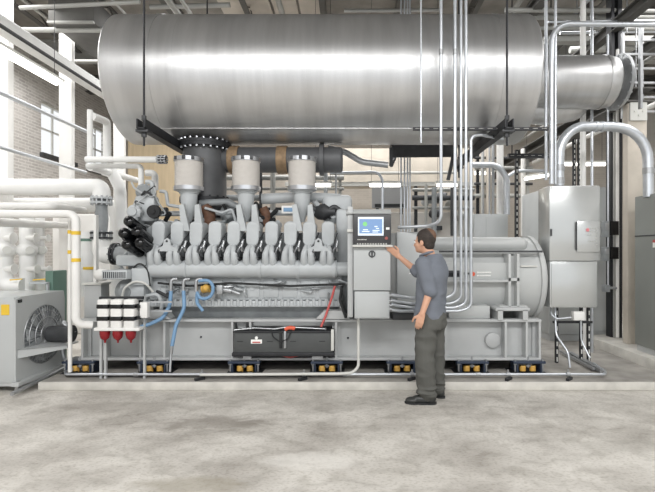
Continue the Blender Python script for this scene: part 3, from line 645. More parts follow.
# ------------------------------------------------------------------ control panel
P = thing('control_cabinet', 'grey control cabinet with black touchscreen head the man touches', 'control panel', (.2, 5.2, .8))
YP = 5.0
O('upper_box', MB().box(X(353.5, YP), X(390.5, YP), YP, 5.36, Z(290.5, YP), Z(247, YP), .006), CAB, P)
lb = O('lower_box', MB().box(X(354.5, YP), X(389.5, YP), YP-.005, 5.36, Z(318.5, YP), Z(291.5, YP), .006), CAB, P)
O('door', MB().box(X(356, YP), X(388, YP), YP-.014, YP-.004, Z(317, YP), Z(293, YP), .003), CAB, lb)
O('side_frame', MB().box(X(347.5, YP), X(353, YP), YP+.05, 5.33, Z(318, YP), Z(206, YP), .006), SKID, P)
O('hood', MB().prism([(X(346, YP), 5.02, Z(213.5, YP)), (X(346, YP), 5.35, Z(213.5, YP)), (X(346, YP), 5.35, Z(206.5, YP)), (X(346, YP), 5.1, Z(208.5, YP))], (X(391.5, YP)-X(346, YP), 0, 0)), GEN, P)
hd = O('display_head', MB().box(X(353.2, YP), X(391, YP), YP-.03, 5.25, Z(244.3, YP), Z(214.3, YP), .008), mat('display_black', (62, 62, 64), .4), P)
O('shelf', MB().box(X(352.5, YP), X(392, YP), YP-.06, YP+.1, Z(247, YP), Z(245, YP), .002), LGT, P)
ys = YP-.032; pf = .9936
O('screen_frame', MB().box(X(358, ys), X(383.5, ys), ys-.002, ys+.004, Z(235.5, ys), Z(217, ys)), SCRB, hd)
sc_ = O('screen', MB().box(X(359.2, ys), X(382.3, ys), ys-.004, ys, Z(233.5, ys), Z(219, ys)), SCR, hd)
ys -= .006
O('screen_gauge', MB().cyl((X(365, ys), ys-.001, Z(224, ys)), (X(365, ys), ys+.003, Z(224, ys)), .025, seg=16), SCRG, hd)
s = MB()
for (a, b, c, e) in ((363, 368, 229.3, 230.2), (362, 369.5, 231, 231.9), (374.5, 377.5, 226, 227), (376, 379, 228, 228.8), (372.5, 379.5, 230, 230.8), (372.5, 378, 231.6, 232.4)):
    s.box(X(a, ys), X(b, ys), ys-.001, ys+.003, Z(e, ys), Z(c, ys))
o = O('screen_text', s, SCRB, hd); o['kind'] = 'stuff'
ys = YP-.033
O('label_tag', MB().box(X(386, ys), X(389.4, ys), ys-.002, ys+.005, Z(229.6, ys), Z(227.4, ys)), WTXT, hd)
O('stop_button', MB().cyl((X(386.3, ys), ys-.012, Z(238.2, ys)), (X(386.3, ys), ys+.005, Z(238.2, ys)), .018, seg=20), mat('button_dull_red', (150, 84, 80), .5), hd)
fake_line(357.5, 366, 239.6, 1.1, ys, LGT, hd, 'brand_lettering')
s = MB()
for i in range(12): s.box(X(357+i*2.6, ys), X(358.2+i*2.6, ys), ys-.004, ys+.004, Z(244.6, ys), Z(243.2, ys))
o = O('connector_row', s, LGT, hd)
O('ring_latch', MB().torus((X(372, YP), YP-.006, Z(254, YP)), (0, 1, 0), .032, .007, 24, 8).box(X(371.2, YP), X(372.8, YP), YP-.012, YP, Z(257.5, YP), Z(250.5, YP)), DRK, P)
for i, py in enumerate((295.5, 301, 305.5, 309.3)):
    O('cable_gland', MB().cyl(at(388.5, py, 5.12), at(392, py, 5.12), .024, seg=12), STL, P)
O('bracket_tab', MB().box(X(347, YP), X(353, YP), YP+.02, YP+.08, Z(232, YP), Z(229, YP), .003), LGT, P)

# ------------------------------------------------------------------ conduits in front of the silencer
YC = 5.2
def conduit(pts, r, label, bend=.1, m_=CON, name='conduit', grp='vertical conduits', cat='conduit', cps=()):
    t = thing(name, label, cat, tuple(pts[-1]), grp); O('pipe', MB().tube(pts, r, bend, 12), m_, t)
    for c in cps: O('coupling', MB().cyl(Vector(c)-Vector((0, 0, .03)), Vector(c)+Vector((0, 0, .03)), r*1.3, seg=12), STL, t)
    return t
up = CH-.02
xx = X(421, YC)
conduit([(xx, YC, up), (xx, YC, Z(143, YC))], .011, 'thin hanging rod ending just below the silencer, in front of it', name='hanger_rod', cat='rod')
def vc(px, pyb, endpy, lab, ri=.017, cps=()):
    x = X(px, YC)
    return conduit([(x, YC, up), (x, YC, Z(pyb, YC)), (x-.1-(px-455)*.003, YC, Z(endpy, YC)), (X(411, 5.17), 5.17, Z(endpy, 5.17)), (X(400, 5.13), 5.13, Z(endpy-1.5, 5.13)), (X(391, 5.12), 5.12, Z(endpy-3.5, 5.12))], ri, lab, .13, cps=cps)
x = X(441, YC)
conduit([(x, YC, up), (x, YC, Z(222, YC)), at(428, 226, YC+.1), at(398, 227.5, YC+.22)], .019, 'vertical conduit standing apart, bending toward the control panel above the man', .16, cps=[(x, YC, Z(52, YC))])
vc(455, 293, 298, 'first of four parallel conduits from the man, passing before silencer and alternator', .02, cps=[(X(455, YC), YC, Z(52, YC))])
vc(461, 299, 303.5, 'second of four parallel conduits from the man, passing before silencer and alternator', .016)
vc(466, 304, 307.5, 'third of four parallel conduits from the man, passing before silencer and alternator', .018)
x = X(471, YC)
conduit([(at(503, 139, 5.6)), (x+.12, YC+.02, Z(134.5, YC)), (x, YC, Z(136, YC)), (x, YC, Z(308, YC)), (x-.15, YC, Z(311, YC)), (X(400, 5.13), 5.13, Z(311, 5.13)), (X(391, 5.12), 5.12, Z(310, 5.12))], .018,
        'conduit starting below the silencer with a hooked top, fourth from the man', .13)
# four thin conduits behind (between beam and floor)
for i, px in enumerate((401, 404.5, 407.5, 410)):
    Y = 7.4; x = X(px, Y); conduit([(x, Y, CH), (x, Y, .09)], .014, ['thin upright rear conduit nearest the touchscreen, first of a bundle of four', 'second thin upright rear conduit of the bundle between touchscreen and man', 'third thin upright rear conduit of the bundle between touchscreen and man', 'last thin upright rear conduit of the bundle, nearest the man\'s head'][i], grp='thin conduit bundle')
x = X(382.5, 7.2); conduit([at(330, 173, 7.2), at(378, 172, 7.2), (x, 7.2, Z(180, 7.2)), (x, 7.2, .09)], .022, 'conduit bending down behind the touchscreen head from a level run', .16, grp='rear wall conduits')
x = X(333, 6.9); conduit([at(322, 150, 6.9), at(332, 150, 6.9), at(336, 163, 6.9), at(336, 205, 6.9)], .016, 'thin hooked conduit beside the last air filter', .12, grp='rear wall conduits', m_=STL)
O('branch_pipe', MB().tube([at(328, 148, 6.6), at(345, 152, 6.6), at(362, 162, 6.6), at(388, 165, 6.6)], .045, .3, 14), STL, label='silver pipe sloping down beneath the silencer toward the black frame', cat='pipe')
O('black_bracket_frame', MB().bar(at(391, 148, 6.7), at(391, 166, 6.7), .05, .05).bar(at(391, 150, 6.7), at(456, 150, 7.2), .05, .22).bar(at(391, 166, 6.7), at(398, 150, 6.9), .04, .04).bar(at(455, 148, 7.0), at(448, 180, 7.0), .05, .05), DRK,
  label='black steel bracket frame hanging under the silencer middle', cat='bracket')
O('wall_pipe', MB().tube([at(330, 173.5, 10.9), at(455, 172.5, 10.9)], .04, 0, 12), BEAML, label='pale level pipe along the concrete girder behind the panel', cat='pipe')
# background machinery behind the man: pale low structure
t = thing('rear_equipment_housing', 'long pale equipment housing with dark pipe stubs behind the man', 'housing', (1.0, 9.4, 0))
O('body', MB().box(X(368, 9.2), X(474, 9.2), 9.2, 10.2, 0, Z(212, 9.2), .02), mat('pale_housing', (208, 203, 196), .6, 0, .1, 3), t)
for px, py in ((388, 196), (437, 200), (448, 207), (462, 196), (455, 219), (425, 203), (431, 216)):
    O('pipe_stub', MB().tube([at(px, py, 9.3), at(px+3, py-4, 9.15), at(px+9, py-3, 9.1)], .09, .1, 12), random.choice([DRK, BEAML, ENG2]), t)
O('black_box', MB().box(X(435, 9.1), X(442, 9.1), 9.08, 9.2, Z(230, 9.1), Z(226, 9.1)), BLK, t)
t = thing('rear_ventilation_panel', 'dark grey rectangular ventilation panel behind the touchscreen', 'panel', (1.0, 9.0, 2.3))
O('panel', MB().box(X(372, 9), X(408, 9), 9, 9.1, Z(208, 9), Z(187, 9)), mat('vent_grey', (146, 146, 146), .5), t)
O('fringe', MB().box(X(375, 9), X(405, 9), 8.97, 9.0, Z(207, 9), Z(204, 9)), RUB, t)
O('support', MB().box(X(376, 9), X(379, 9), 9.02, 9.08, Z(214, 9), Z(206, 9)).box(X(400, 9), X(403, 9), 9.02, 9.08, Z(214, 9), Z(206, 9)), DRK, t)

# ------------------------------------------------------------------ lamps
def lamp(name, c, L_, dirx, label, tubes=1, w_=.13):
    c = Vector(c); d = Vector(dirx).normalized(); t = thing(name, label, 'lamp', tuple(c), 'fluorescent lamps')
    O('lamp_housing', MB().bar(c-d*L_/2+Vector((0, 0, .05)), c+d*L_/2+Vector((0, 0, .05)), w_, .035), LGT, t)
    pr = d.cross(Vector((0, 0, 1)))
    for k in range(tubes):
        off = pr*((k-(tubes-1)/2)*.07); O('tube', MB().cyl(c-d*(L_/2-.03)+off, c+d*(L_/2-.03)+off, .03, seg=12), LAMP, t)
    O('hanging_wire', MB().cyl(c-d*L_*.4+Vector((0, 0, .07)), (c-d*L_*.4).xy.to_3d()+Vector((0, 0, CH)), .004, seg=6).cyl(c+d*L_*.4+Vector((0, 0, .07)), (c+d*L_*.4).xy.to_3d()+Vector((0, 0, CH)), .004, seg=6), DRK, t)
    return t
lamp('fluorescent_lamp', (-4.25, 5.95, 4.0), 1.3, (0, 1, 0), 'bright lamp hung lengthwise under the overhead white pipe by the brick wall', 2, .13)
lamp('fluorescent_lamp', at(385, 185.3, 8.2), .62, (1, 0, 0), 'small bright lamp seen behind the touchscreen, over the dark vent panel')
lamp('fluorescent_lamp', at(323, 185.3, 8.2), .34, (1, 0, 0), 'small bright lamp peeking out beside the last air filter')
lamp('fluorescent_lamp', at(447, 185.3, 8.2), .42, (1, 0, 0), 'small bright lamp crossing behind the parallel conduits')
lamp('fluorescent_lamp', at(484, 173.5, 10.5), .5, (1, 0, 0), 'small bright lamp seen through the pipes above the narrow grey cabinet')
lamp('fluorescent_lamp', at(538, 177, 9.5), .7, (.6, -1, 0), 'slanted bright lamp above the tall grey cabinet corner')
lamp('fluorescent_lamp', at(584, 164.5, 9.5), .95, (1, 0, 0), 'bright lamp framed by the big silver conduit arch')
lamp('fluorescent_lamp', at(648, 46, 9.0), .6, (.5, -1, 0), 'bright slanted lamp near the roof beyond the smaller duct')

# ------------------------------------------------------------------ cabinets on the right
t = thing('disconnect_cabinet', 'glossy grey two-tier electrical cabinet with red mark on strut legs', 'cabinet', (2.84, 5.85, .09))
YD = 5.7
O('upper_body', MB().box(X(549.5, YD), X(600, YD), YD, 6.05, Z(261, YD), Z(185.5, YD), .012), CABG, t)
O('lower_body', MB().box(X(549.5, YD), X(597, YD), YD-.01, 6.05, Z(307.5, YD), Z(261.5, YD), .008), CABG, t)
dr = O('door', MB().box(X(576, YD), X(599, YD), YD-.025, YD, Z(252, YD), Z(221, YD), .005), CABG, t)
O('red_mark', MB().cyl((X(586.5, YD), YD-.03, Z(230, YD)), (X(586.5, YD), YD-.024, Z(230, YD)), .022, seg=16), mat('soft_red', (214, 130, 136), .5), dr)
s = MB()
for i in range(5):
    for j in range(6):
        if random.random() < .6: s.box(X(585+i*2.4, YD), X(586.3+i*2.4, YD), YD-.029, YD-.024, Z(229+j*3.2, YD), Z(228.2+j*3.2, YD))
o = O('small_marks', s, BEAML, dr); o['kind'] = 'stuff'
O('latch', MB().box(X(550, YD), X(551.5, YD), YD-.02, YD, Z(236, YD), Z(229, YD)), DRK, t)
O('lower_door', MB().box(X(551, YD), X(595.5, YD), YD-.02, YD-.005, Z(306, YD), Z(263, YD), .004), CABG, t)
O('door_label', MB().box(X(575.3, YD), X(576, YD), YD-.03, YD-.01, Z(250, YD), Z(222, YD)), DRK, t)
for px in (556.5, 581, 588.5):
    q = strut((X(px, 5.9), 5.9, .09), (X(px, 5.9), 5.9, .9), .035, BLKM, parent=t)
O('cross_bar', MB().bar(at(553, 322, 5.88), at(592, 322, 5.88), .03, .03), BLKM, t)
O('small_junction_box', MB().box(X(574, 5.6), X(585, 5.6), 5.6, 5.68, Z(320.5, 5.6), Z(312, 5.6), .006), WHP, label='small white junction box below the glossy electrical cabinet', cat='box')
conduit([at(551, 306, 5.85), at(551, 314, 5.8), at(556, 319, 5.75), at(575, 317, 5.66)], .014, 'short conduit curling from the glossy cabinet base to the white box', .08, grp='conduits by the glossy cabinet')
conduit([at(555, 306, 5.85), at(556, 335, 5.75), at(568, 352, 5.6), (X(570, 5.55), 5.55, .12)], .014, 'curved conduit dropping to the plinth beside the glossy cabinet legs', .2, grp='conduits by the glossy cabinet')
conduit([at(581, 321, 5.62), at(581, 340, 5.62), at(590, 358, 5.5)], .011, 'thin conduit dropping from the white junction box to the plinth', .2, grp='conduits by the glossy cabinet')
O('cable_tray', MB().bar((X(566, 6.4), 6.3, .13), (X(603, 5.35), 5.35, .13), .07, .04).bar((X(560, 6.4), 6.4, .13), (X(594, 5.45), 5.45, .13), .03, .03), STL, label='narrow steel channel lying on the plinth at the cabinet legs', cat='channel')
t = thing('tall_rear_cabinet', 'tall plain grey cabinet standing behind the glossy electrical cabinet', 'cabinet', (3.7, 7.8, .09))
O('body', MB().box(3.23, 4.32, 7.3, 8.45, .2, 2.59, .01), CAB, t); O('kick_base', MB().box(3.25, 4.3, 7.33, 8.43, .09, .2), SKID, t)
O('front_door', MB().box(3.26, 4.29, 7.285, 7.3, .26, 2.55, .004), CAB, t)
O('latch_strip', MB().box(X(545, 7.6)-.0, X(546, 7.6)+.02, 7.5, 7.55, 1.65, 1.95), DRK, t)
t = thing('narrow_rear_cabinet', 'lower grey cabinet standing behind the alternator between struts', 'cabinet', (2.8, 9.3, 0))
O('body', MB().box(X(474, 9), X(508, 9), 9, 9.6, 0.09, Z(214, 9), .01), CAB, t); O('side_door', MB().box(X(486, 9), X(506, 9), 8.985, 9, .2, Z(216, 9), .004), CAB, t)
t = thing('switchgear_cabinet', 'large darker grey switchgear cabinet beside the concrete column', 'cabinet', (4.4, 5.7, .22))
O('body', MB().box(3.86, 5.1, 4.95, 6.1, .3, Z(197, 6.1)+.0, .008), CABD, t)
O('base', MB().box(3.88, 5.08, 4.97, 6.08, .22, .3), SKID, t)
O('side_seam', MB().box(3.853, 3.862, 4.96, 6.09, Z(236, 6.1)-.01, Z(236, 6.1)+.004), DRK, t)
O('warning_label', MB().box(3.848, 3.861, 5.58, 5.72, Z(246, 5.7)-.02, Z(241.5, 5.7)+.02), WTXT, t)
O('warning_stripe', MB().box(3.846, 3.862, 5.58, 5.72, Z(242.5, 5.7), Z(241.5, 5.7)+.02), REDH, t)
# black steel stanchion with switches
t = thing('steel_stanchion', 'black steel stanchion with perforated grey strip beside the concrete column', 'post', (3.93, 6.8, .22))
O('post', MB().box(X(611.5, 6.95), X(614.5, 6.95), 6.95, 7.1, .22, CH).box(X(619, 6.9), X(623, 6.9), 6.92, 7.0, .22, CH).box(X(612, 6.95), X(622, 6.95), 7.0, 7.03, .22, CH), BLKM, t)
O('perforated_strip', MB().box(X(614.8, 6.88), X(618.8, 6.88), 6.9, 6.93, .22, 4.2), BEAML, t)
conduit([(X(617.5, 6.8), 6.8, 4.6), (X(617.5, 6.8), 6.8, .25)], .022, 'pale conduit running down the black stanchion', grp='conduits by the glossy cabinet', m_=WHP)
sw0 = thing('safety_switch', 'upper small grey switch box on the black stanchion', 'switch box', (3.8, 6.75, 1.85), 'switch boxes on the stanchion')
def swparts(t, py0, py1):
    O('box', MB().box(X(604.5, 6.7), X(609.5, 6.7), 6.7, 6.8, Z(py1, 6.7), Z(py0, 6.7), .004), ENG2, t)
    O('backing', MB().box(X(609.5, 6.72), X(619, 6.72), 6.72, 6.84, Z(py1-2, 6.7), Z(py0, 6.7), .004), BLK, t)
    O('cover', MB().box(X(605.2, 6.7), X(608.8, 6.7), 6.69, 6.7, Z(py1-7, 6.7), Z(py0+2, 6.7), .002), STL, t)
swparts(sw0, 221, 237)
sw1 = thing('safety_switch', 'lower small grey switch box on the black stanchion', 'switch box', (3.8, 6.75, 1.5), 'switch boxes on the stanchion')
swparts(sw1, 247, 261)
conduit([(X(608, 6.74), 6.74, 4.8), (X(608, 6.74), 6.74, Z(285, 6.74))], .013, 'thin conduit threading the two stanchion switch boxes', grp='conduits by the glossy cabinet')
O('outlet_box', MB().box(X(604.5, 6.7), X(609.5, 6.7), 6.68, 6.78, Z(292, 6.7), Z(285, 6.7), .004).cyl(at(609, 288, 6.72), at(616, 288, 6.8), .02, seg=10), ENG2, label='tiny grey outlet box at the end of the stanchion conduit', cat='box')
# big silver conduit arch
YA = 5.85
t = thing('conduit_arch', 'thick silver conduit arch from glossy cabinet over to switchgear cabinet', 'conduit', (3.3, YA, 2.4))
pts = [at(559, 186, YA), at(559, 168, YA)]
for k in range(1, 8): a = PI-k*PI/16; pts.append(at(586+27*math.cos(a), 157-31*math.sin(a), YA))
pts.append(at(612, 126.5, YA))
for k in range(0, 9): a = PI/2-k*PI/16; pts.append(at(614+34*math.cos(a), 160-33*math.sin(a), YA))
pts.append(at(648.5, 197, YA))
O('pipe', MB().tube(pts, .062, 0, 20), CON, t)
for px in (596, 602): O('coupling', MB().cyl(at(px-1.4, 126.8, YA), at(px+1.4, 126.8, YA), .071, seg=20), CON, t)
for py in (168, 181): O('coupling', MB().cyl(at(559, py-3, YA), at(559, py+3, YA), .07, seg=20), STL, t)
O('coupling', MB().cyl(at(648.5, 168, YA), at(648.5, 174, YA), .07, seg=20), STL, t)
# verticals at the right
YV = 5.55
conduit([(X(665, YV), YV, Z(25, YV)), (X(551.5, YV), YV, Z(23.5, YV)), (X(551.5, YV), YV, Z(184, YV))], .03, 'thick conduit from above the smaller duct down to the glossy cabinet', .22, grp='conduits by the glossy cabinet')
conduit([(X(555.5, 5.6), 5.6, up), (X(555.5, 5.6), 5.6, Z(184, 5.6))], .016, 'thin conduit beside the thick one, straight down into the glossy cabinet', grp='conduits by the glossy cabinet')
conduit([(X(546, 5.7), 5.7, CH), (X(546, 5.7), 5.7, Z(180, 5.7))], .02, 'conduit rising between silencer end and glossy cabinet', grp='conduits by the glossy cabinet')
conduit([(X(592, 6.5), 6.5, CH), (X(592, 6.5), 6.5, .09)], .02, 'short conduit seen inside the big arch', grp='conduits by the glossy cabinet')
conduit([(X(583, 6.6), 6.6, CH), (X(583, 6.6), 6.6, .09)], .04, 'pale upright pipe inside the big arch', grp='conduits by the glossy cabinet', m_=WHP)
strut((X(574, 8.6), 8.6, .09), (X(574, 8.6), 8.6, 4), .05, BLKM, 'upright black slotted strut seen inside the conduit arch, nearer the cabinet leg')
strut((X(579, 8.6), 8.6, .09), (X(579, 8.6), 8.6, 4), .05, BLKM, 'upright black slotted strut seen inside the conduit arch, nearer the pale pipe')
conduit([at(470, 165, 9.1), at(498, 165, 9.1), at(507, 178, 9.1), at(507, 214.5, 9.1)], .06, 'thick silver pipe curving down behind alternator onto narrow cabinet', .35, grp='rear pipes')
conduit([at(545, 171, 9.3), at(516, 171, 9.3), at(503, 180, 9.3), at(503, 214.5, 9.3)], .035, 'thinner pipe curving down beside the thick curved one', .25, grp='rear pipes')
for px, Y, z0, z1, r, lb_ in ((500, 9.3, 2.3, CH, .07, 'thickest white upright pipe standing on the narrow grey cabinet'), (493, 9.2, 2.3, CH, .03, 'medium steel upright pipe beside the white one on the narrow cabinet'), (489.5, 9.2, 2.3, CH, .02, 'thin steel upright pipe on the narrow cabinet, nearer the conduits'), (483, 9.2, 2.3, CH, .015, 'thinnest upright pipe on the narrow cabinet, nearest the parallel conduits')):
    conduit([(X(px, Y), Y, z1), (X(px, Y), Y, z0)], r, lb_, grp='upright rear pipe cluster', m_=WHP if r > .05 else STL)

# ------------------------------------------------------------------ overhead runs
def run(p0, p1, r, label, m_=BEAML, cat='pipe', name='overhead_pipe', pts=None, bend=.2):
    return O(name, MB().tube(pts or [p0, p1], r, bend, 14), m_, label=label, cat=cat, group='overhead pipes')
run(None, None, .125, 'fat white insulated overhead pipe running along the brick wall', WHT, pts=[(-4.55, 3.5, 4.50), (-4.55, 12.8, 4.50)])
run(None, None, .025, 'thin dark pipe just under the fat white overhead pipe', DRK, pts=[(-4.33, 3.5, 4.35), (-4.33, 12.8, 4.35)])
run(None, None, .028, 'upper thin grey conduit crossing the white columns lengthwise', CON, pts=[(-4.1, 4.4, Z(92.5, 5.27)), (-4.1, 7.2, Z(92.5, 5.27))])
run(None, None, .022, 'lower thin grey conduit crossing the white columns lengthwise', CON, pts=[(-4.05, 4.6, Z(147, 5.2)), (-4.05, 6.9, Z(147, 5.2))])
run(None, None, .02, 'thin rod running back beside the roof duct at the top corner', BEAML, pts=[(-3.6, 4.4, 5.35), (-3.6, 10, 5.35)])
run(None, None, .04, 'grey crosswise pipe below the roof duct', BEAML, pts=[at(22, 30, 7.2), at(106, 30, 7.2)])
run(None, None, .05, 'paired overhead pipe, outer, above the silencer end', BEAML, pts=[(-2.75, 4.0, 5.35), (-2.75, 9, 5.35)])
run(None, None, .03, 'paired overhead pipe, inner, above the silencer end', BEAML, pts=[(-2.55, 4.0, 5.35), (-2.55, 9, 5.35)])
t = thing('roof_duct', 'dark rectangular duct with a pale lower edge under the roof', 'duct', (-4.4, 7.4, 5.2))
O('duct_body', MB().box(X(48, 7.0), X(94, 7.0), 7.0, 8.4, Z(22.5, 7.0), Z(-2, 7.0), .01), BEAMM, t); O('edge_trim', MB().box(X(48, 7.0), X(94, 7.0), 6.97, 7.02, Z(23.5, 7), Z(21.5, 7)), BEAML, t)
run(None, None, .03, 'thin crosswise pipe above the silencer top', BEAML, pts=[at(344, 10.8, 7.9), at(440, 10, 7.9)])
for (ya, yb, Y, r, lab) in ((10, 12, 7.0, .035, 'highest crosswise pipe above the smaller duct'), (16.5, 18, 7.2, .05, 'second crosswise pipe from the roof above the smaller duct'), (28, 30, 7.4, .03, 'third crosswise pipe from the roof above the smaller duct')):
    run(None, None, r, lab, BEAML, pts=[at(505, ya, Y), (8.99, Y, Z(yb, Y))])
O('overhead_girder', MB().box(X(545, 7.6), X(680, 7.6), 7.6, 7.66, Z(42, 7.6), Z(35.5, 7.6)).box(X(545, 7.6), X(680, 7.6), 7.55, 7.7, Z(42.5, 7.6), Z(41.5, 7.6)), BEAML, label='pale steel girder behind the smaller duct', cat='girder')
O('column_head_girder', MB().box(3.9, 4.34, 6.4, 13.9, 3.685, 3.705).box(3.9, 4.34, 6.4, 13.9, 3.87, 3.89).box(4.1, 4.13, 6.4, 13.9, 3.7, 3.88), BEAMM, label='dark girder resting on the concrete column head', cat='girder', group='roof girders')
for (x, z, lab) in ((2.9, 5.3, 'dark angled girder running back over the smaller duct'), (4.1, 4.95, 'dark girder running back above the concrete column'), (4.6, 4.6, 'lowest dark girder running back near the switchgear')):
    O('roof_girder', MB().box(x-.07, x+.07, 4.8, 11, z-.01, z+.01).box(x-.07, x+.07, 4.8, 11, z+.14, z+.16).box(x-.01, x+.01, 4.8, 11, z, z+.15), BEAMM, label=lab, cat='girder', group='roof girders')
t = thing('ladder_tray', 'steel ladder cable tray beyond the end of the smaller duct', 'cable tray', (4.3, 7, 4))
O('rails', MB().bar((4.0, 6.6, 4.75), (4.0, 6.6, 3.5), .03, .05).bar((4.75, 6.6, 4.75), (4.75, 6.6, 3.5), .03, .05), STL, t)
s = MB()
for i in range(6): s.bar((4.0, 6.6, 3.6+i*.21), (4.75, 6.6, 3.6+i*.21), .03, .03)
O('rungs', s, STL, t)
for i, (px, Y, z0) in enumerate(((636, 6.9, 3.3), (643, 7.2, 3.9), (590, 8.2, 5.2), (577, 7.4, 5.2), (627, 7.1, 5.0))):
    conduit([(X(px, Y), Y, up), (X(px, Y), Y, z0)], .01, ['thin rod dropping past the ladder tray', 'thin rod dropping just beyond the ladder tray', 'short rod above the middle of the smaller duct', 'short rod above the start of the smaller duct', 'short rod above the flanged duct end'][i], name='hanger_rod', grp='thin roof rods', cat='rod', m_=STL)
O('bolted_plate', MB().box(4.0, 4.24, 6.42, 6.448, 3.42, 3.68).bolts((4.12, 6.42, 3.55), (0, 1, 0), .06, 4, .012, .012), LGT, label='bolted pale plate on the concrete column top', cat='plate')

for (p0, p1, r, lab, m_) in (
    ((-6.3, 4.5, 5.6), (-6.3, 12, 5.6), .05, 'pale lengthwise pipe high against the brick wall', BEAML),
    ((-5.6, 4.5, 5.85), (-5.6, 12, 5.85), .03, 'thin pale lengthwise pipe between brick wall and roof duct', BEAML),
    (at(20, 8, 6.6), at(140, 2, 6.6), .03, 'thin tilted pipe crossing over the roof duct', BEAML),
    (at(66, 61, 8.6), at(120, 61, 8.6), .025, 'thin level conduit just beside the silencer end', BEAML),
    (at(150, 7, 7.6), at(230, 5, 7.6), .04, 'grey pipe above the pipework end of the silencer', BEAML),
    ((-1.2, 6.9, 5.75), (-1.2, 13, 5.75), .05, 'lengthwise pipe over the middle of the silencer', BEAML),
    ((2.75, 5.2, 5.6), (2.75, 13, 5.6), .045, 'pale lengthwise pipe above the joint of the two ducts', BEAML),
    ((3.6, 5.2, 5.35), (3.6, 13, 5.35), .03, 'thin pale lengthwise pipe above the smaller duct', CON),
    ((4.9, 5.2, 4.7), (4.9, 13, 4.7), .04, 'pale lengthwise pipe beyond the concrete column', BEAML),
    ((5.3, 5.2, 4.1), (5.3, 13, 4.1), .05, 'lowest pale lengthwise pipe beyond the switchgear', WHP),
    (at(548, 22, 6.9), at(690, 20, 6.9), .018, 'thin crosswise conduit right under the roof girders', CON),
    (at(560, 33, 7.9), at(690, 31, 7.9), .025, 'thin crosswise conduit behind the pale steel girder', CON),
    (at(570, 50, 8.4), at(690, 47, 8.4), .06, 'dim crosswise pipe just over the smaller duct', BEAML)):
    run(p0, p1, r, lab, m_)
# rear pipe racks: each one a thing with its pipes as parts
def rack(name, label, px0, px1, Y, levels, ups, zb_=0.):
    t = thing(name, label, 'pipe rack', (X((px0+px1)/2, Y), Y, zb_), 'rear pipe racks')
    for px in (px0, px1): O('rack_post', MB().box(X(px, Y)-.03, X(px, Y)+.03, Y, Y+.06, zb_, Z(min(l[0] for l in levels)-4, Y)), BLKM if px == px0 else BEAML, t)
    for py, r, m_ in levels: O('level_pipe', MB().tube([(X(px0-4, Y), Y-.02, Z(py, Y)), (X(px1+4, Y), Y-.02, Z(py, Y))], r, 0, 12), m_, t)
    for px, r, py, m_ in ups: O('upright_pipe', MB().tube([(X(px, Y), Y-.12, Z(py, Y)), (X(px, Y), Y-.12, Z(236, Y))], r, 0, 12), m_, t)
    return t
rack('pipe_rack', 'rack of grey pipes behind the air filters and engine top', 214, 340, 8.6, [(178, .05, BEAML), (189, .03, BEAML), (198, .06, ENG2), (209, .03, DRK)], [(222, .04, 170, BEAML), (262, .03, 168, DRK), (274, .05, 168, BEAML), (326, .04, 170, ENG2)])
rack('pipe_rack', 'rack of pipes between the man\'s head and the parallel conduits', 416, 470, 8.8, [(190, .035, BEAML), (198, .05, DRK), (208, .03, BEAML)], [(425, .03, 185, BEAML), (433, .05, 188, ENG2), (451, .04, 184, DRK), (458, .025, 184, BEAML)])
rack('pipe_rack', 'rack of steel pipes and channels behind the narrow grey cabinet', 478, 528, 10.2, [(158, .03, DRK), (168, .04, BEAML), (184, .03, DRK), (196, .05, BEAML)], [(481, .04, 150, BEAML), (487, .06, 150, COLM), (521, .05, 150, WHP)])

# ------------------------------------------------------------------ left pipework
def pipe(name, pts, r, label, m_=WHT, bend=.16, flanges=(), bands=(), grp=None):
    t = thing(name, label, 'pipe', tuple(Vector(pts[-1])), grp); O('pipe', MB().tube(pts, r, bend, 24, n=8), m_, t)
    for c, ax, R, m2 in flanges:
        c = Vector(c); ax = Vector(ax).normalized()
        q = O('flange', MB().cyl(c-ax*.035, c-ax*.008, R, seg=28).cyl(c+ax*.008, c+ax*.035, R, seg=28), m2, t); O('flange_bolts', MB().bolts(c, ax, R*.86, 10, .011, .06), STL, q)
    for c, ax, m2 in bands:
        c = Vector(c); ax = Vector(ax).normalized(); O('colour_band', MB().cyl(c-ax*.02, c+ax*.02, r+.003, seg=24), m2, t)
    return t
Y = 6.3
pipe('white_pipe', [at(-30, 187, Y), at(101.5, 187, Y), at(101.5, 198, Y)], .115, 'fat white insulated pipe running level then elbowing down to the flanged valve', bend=.16)
YW = 6.3
pipe('white_pipe', [at(8, 205, 6.9), at(118, 205, 6.9), (X(118, 6.9), 6.9, .09)], .11, 'second fat white pipe running just behind and below the first', bend=.22)
pipe('white_pipe', [at(104, 170, 6.7), at(112, 172, 6.7), at(120, 188, 6.7), at(122, 230, 6.7)], .085, 'rounded silver-white elbow behind the flanged valve', MATS['white_insulation'], .3)
t = thing('flanged_valve', 'grey flanged pipe valve between white elbows beside the black filters', 'valve', (X(101.5, Y), Y, 1.7))
O('body', MB().lathe(at(101.5, 240, Y), (0, 0, 1), [(0, .09), (.12, .075), (.3, .09), (.45, .075), (.56, .09)], 28), ENG2, t)
for py in (198.5, 203, 233, 238): 
    O('flange', MB().cyl(at(101.5, py+.9, Y), at(101.5, py-.9, Y), .145, seg=28), ENG if py < 220 else BLKM, t)
O('flange_bolts', MB().bolts(at(101.5, 200.7, Y), (0, 0, 1), .125, 12, .012, .065), STL, t)
O('flange_bolts', MB().bolts(at(101.5, 235.5, Y), (0, 0, 1), .125, 12, .012, .065), STL, t)
pipe('white_pipe', [at(101.5, 239, Y), at(101.5, 255, Y), at(118, 255, 6.2)], .12, 'white elbow below the flanged valve leading into the engine', bend=.2, flanges=[(at(116, 254, 6.2), (1, 0, 0), .15, BLKM)])
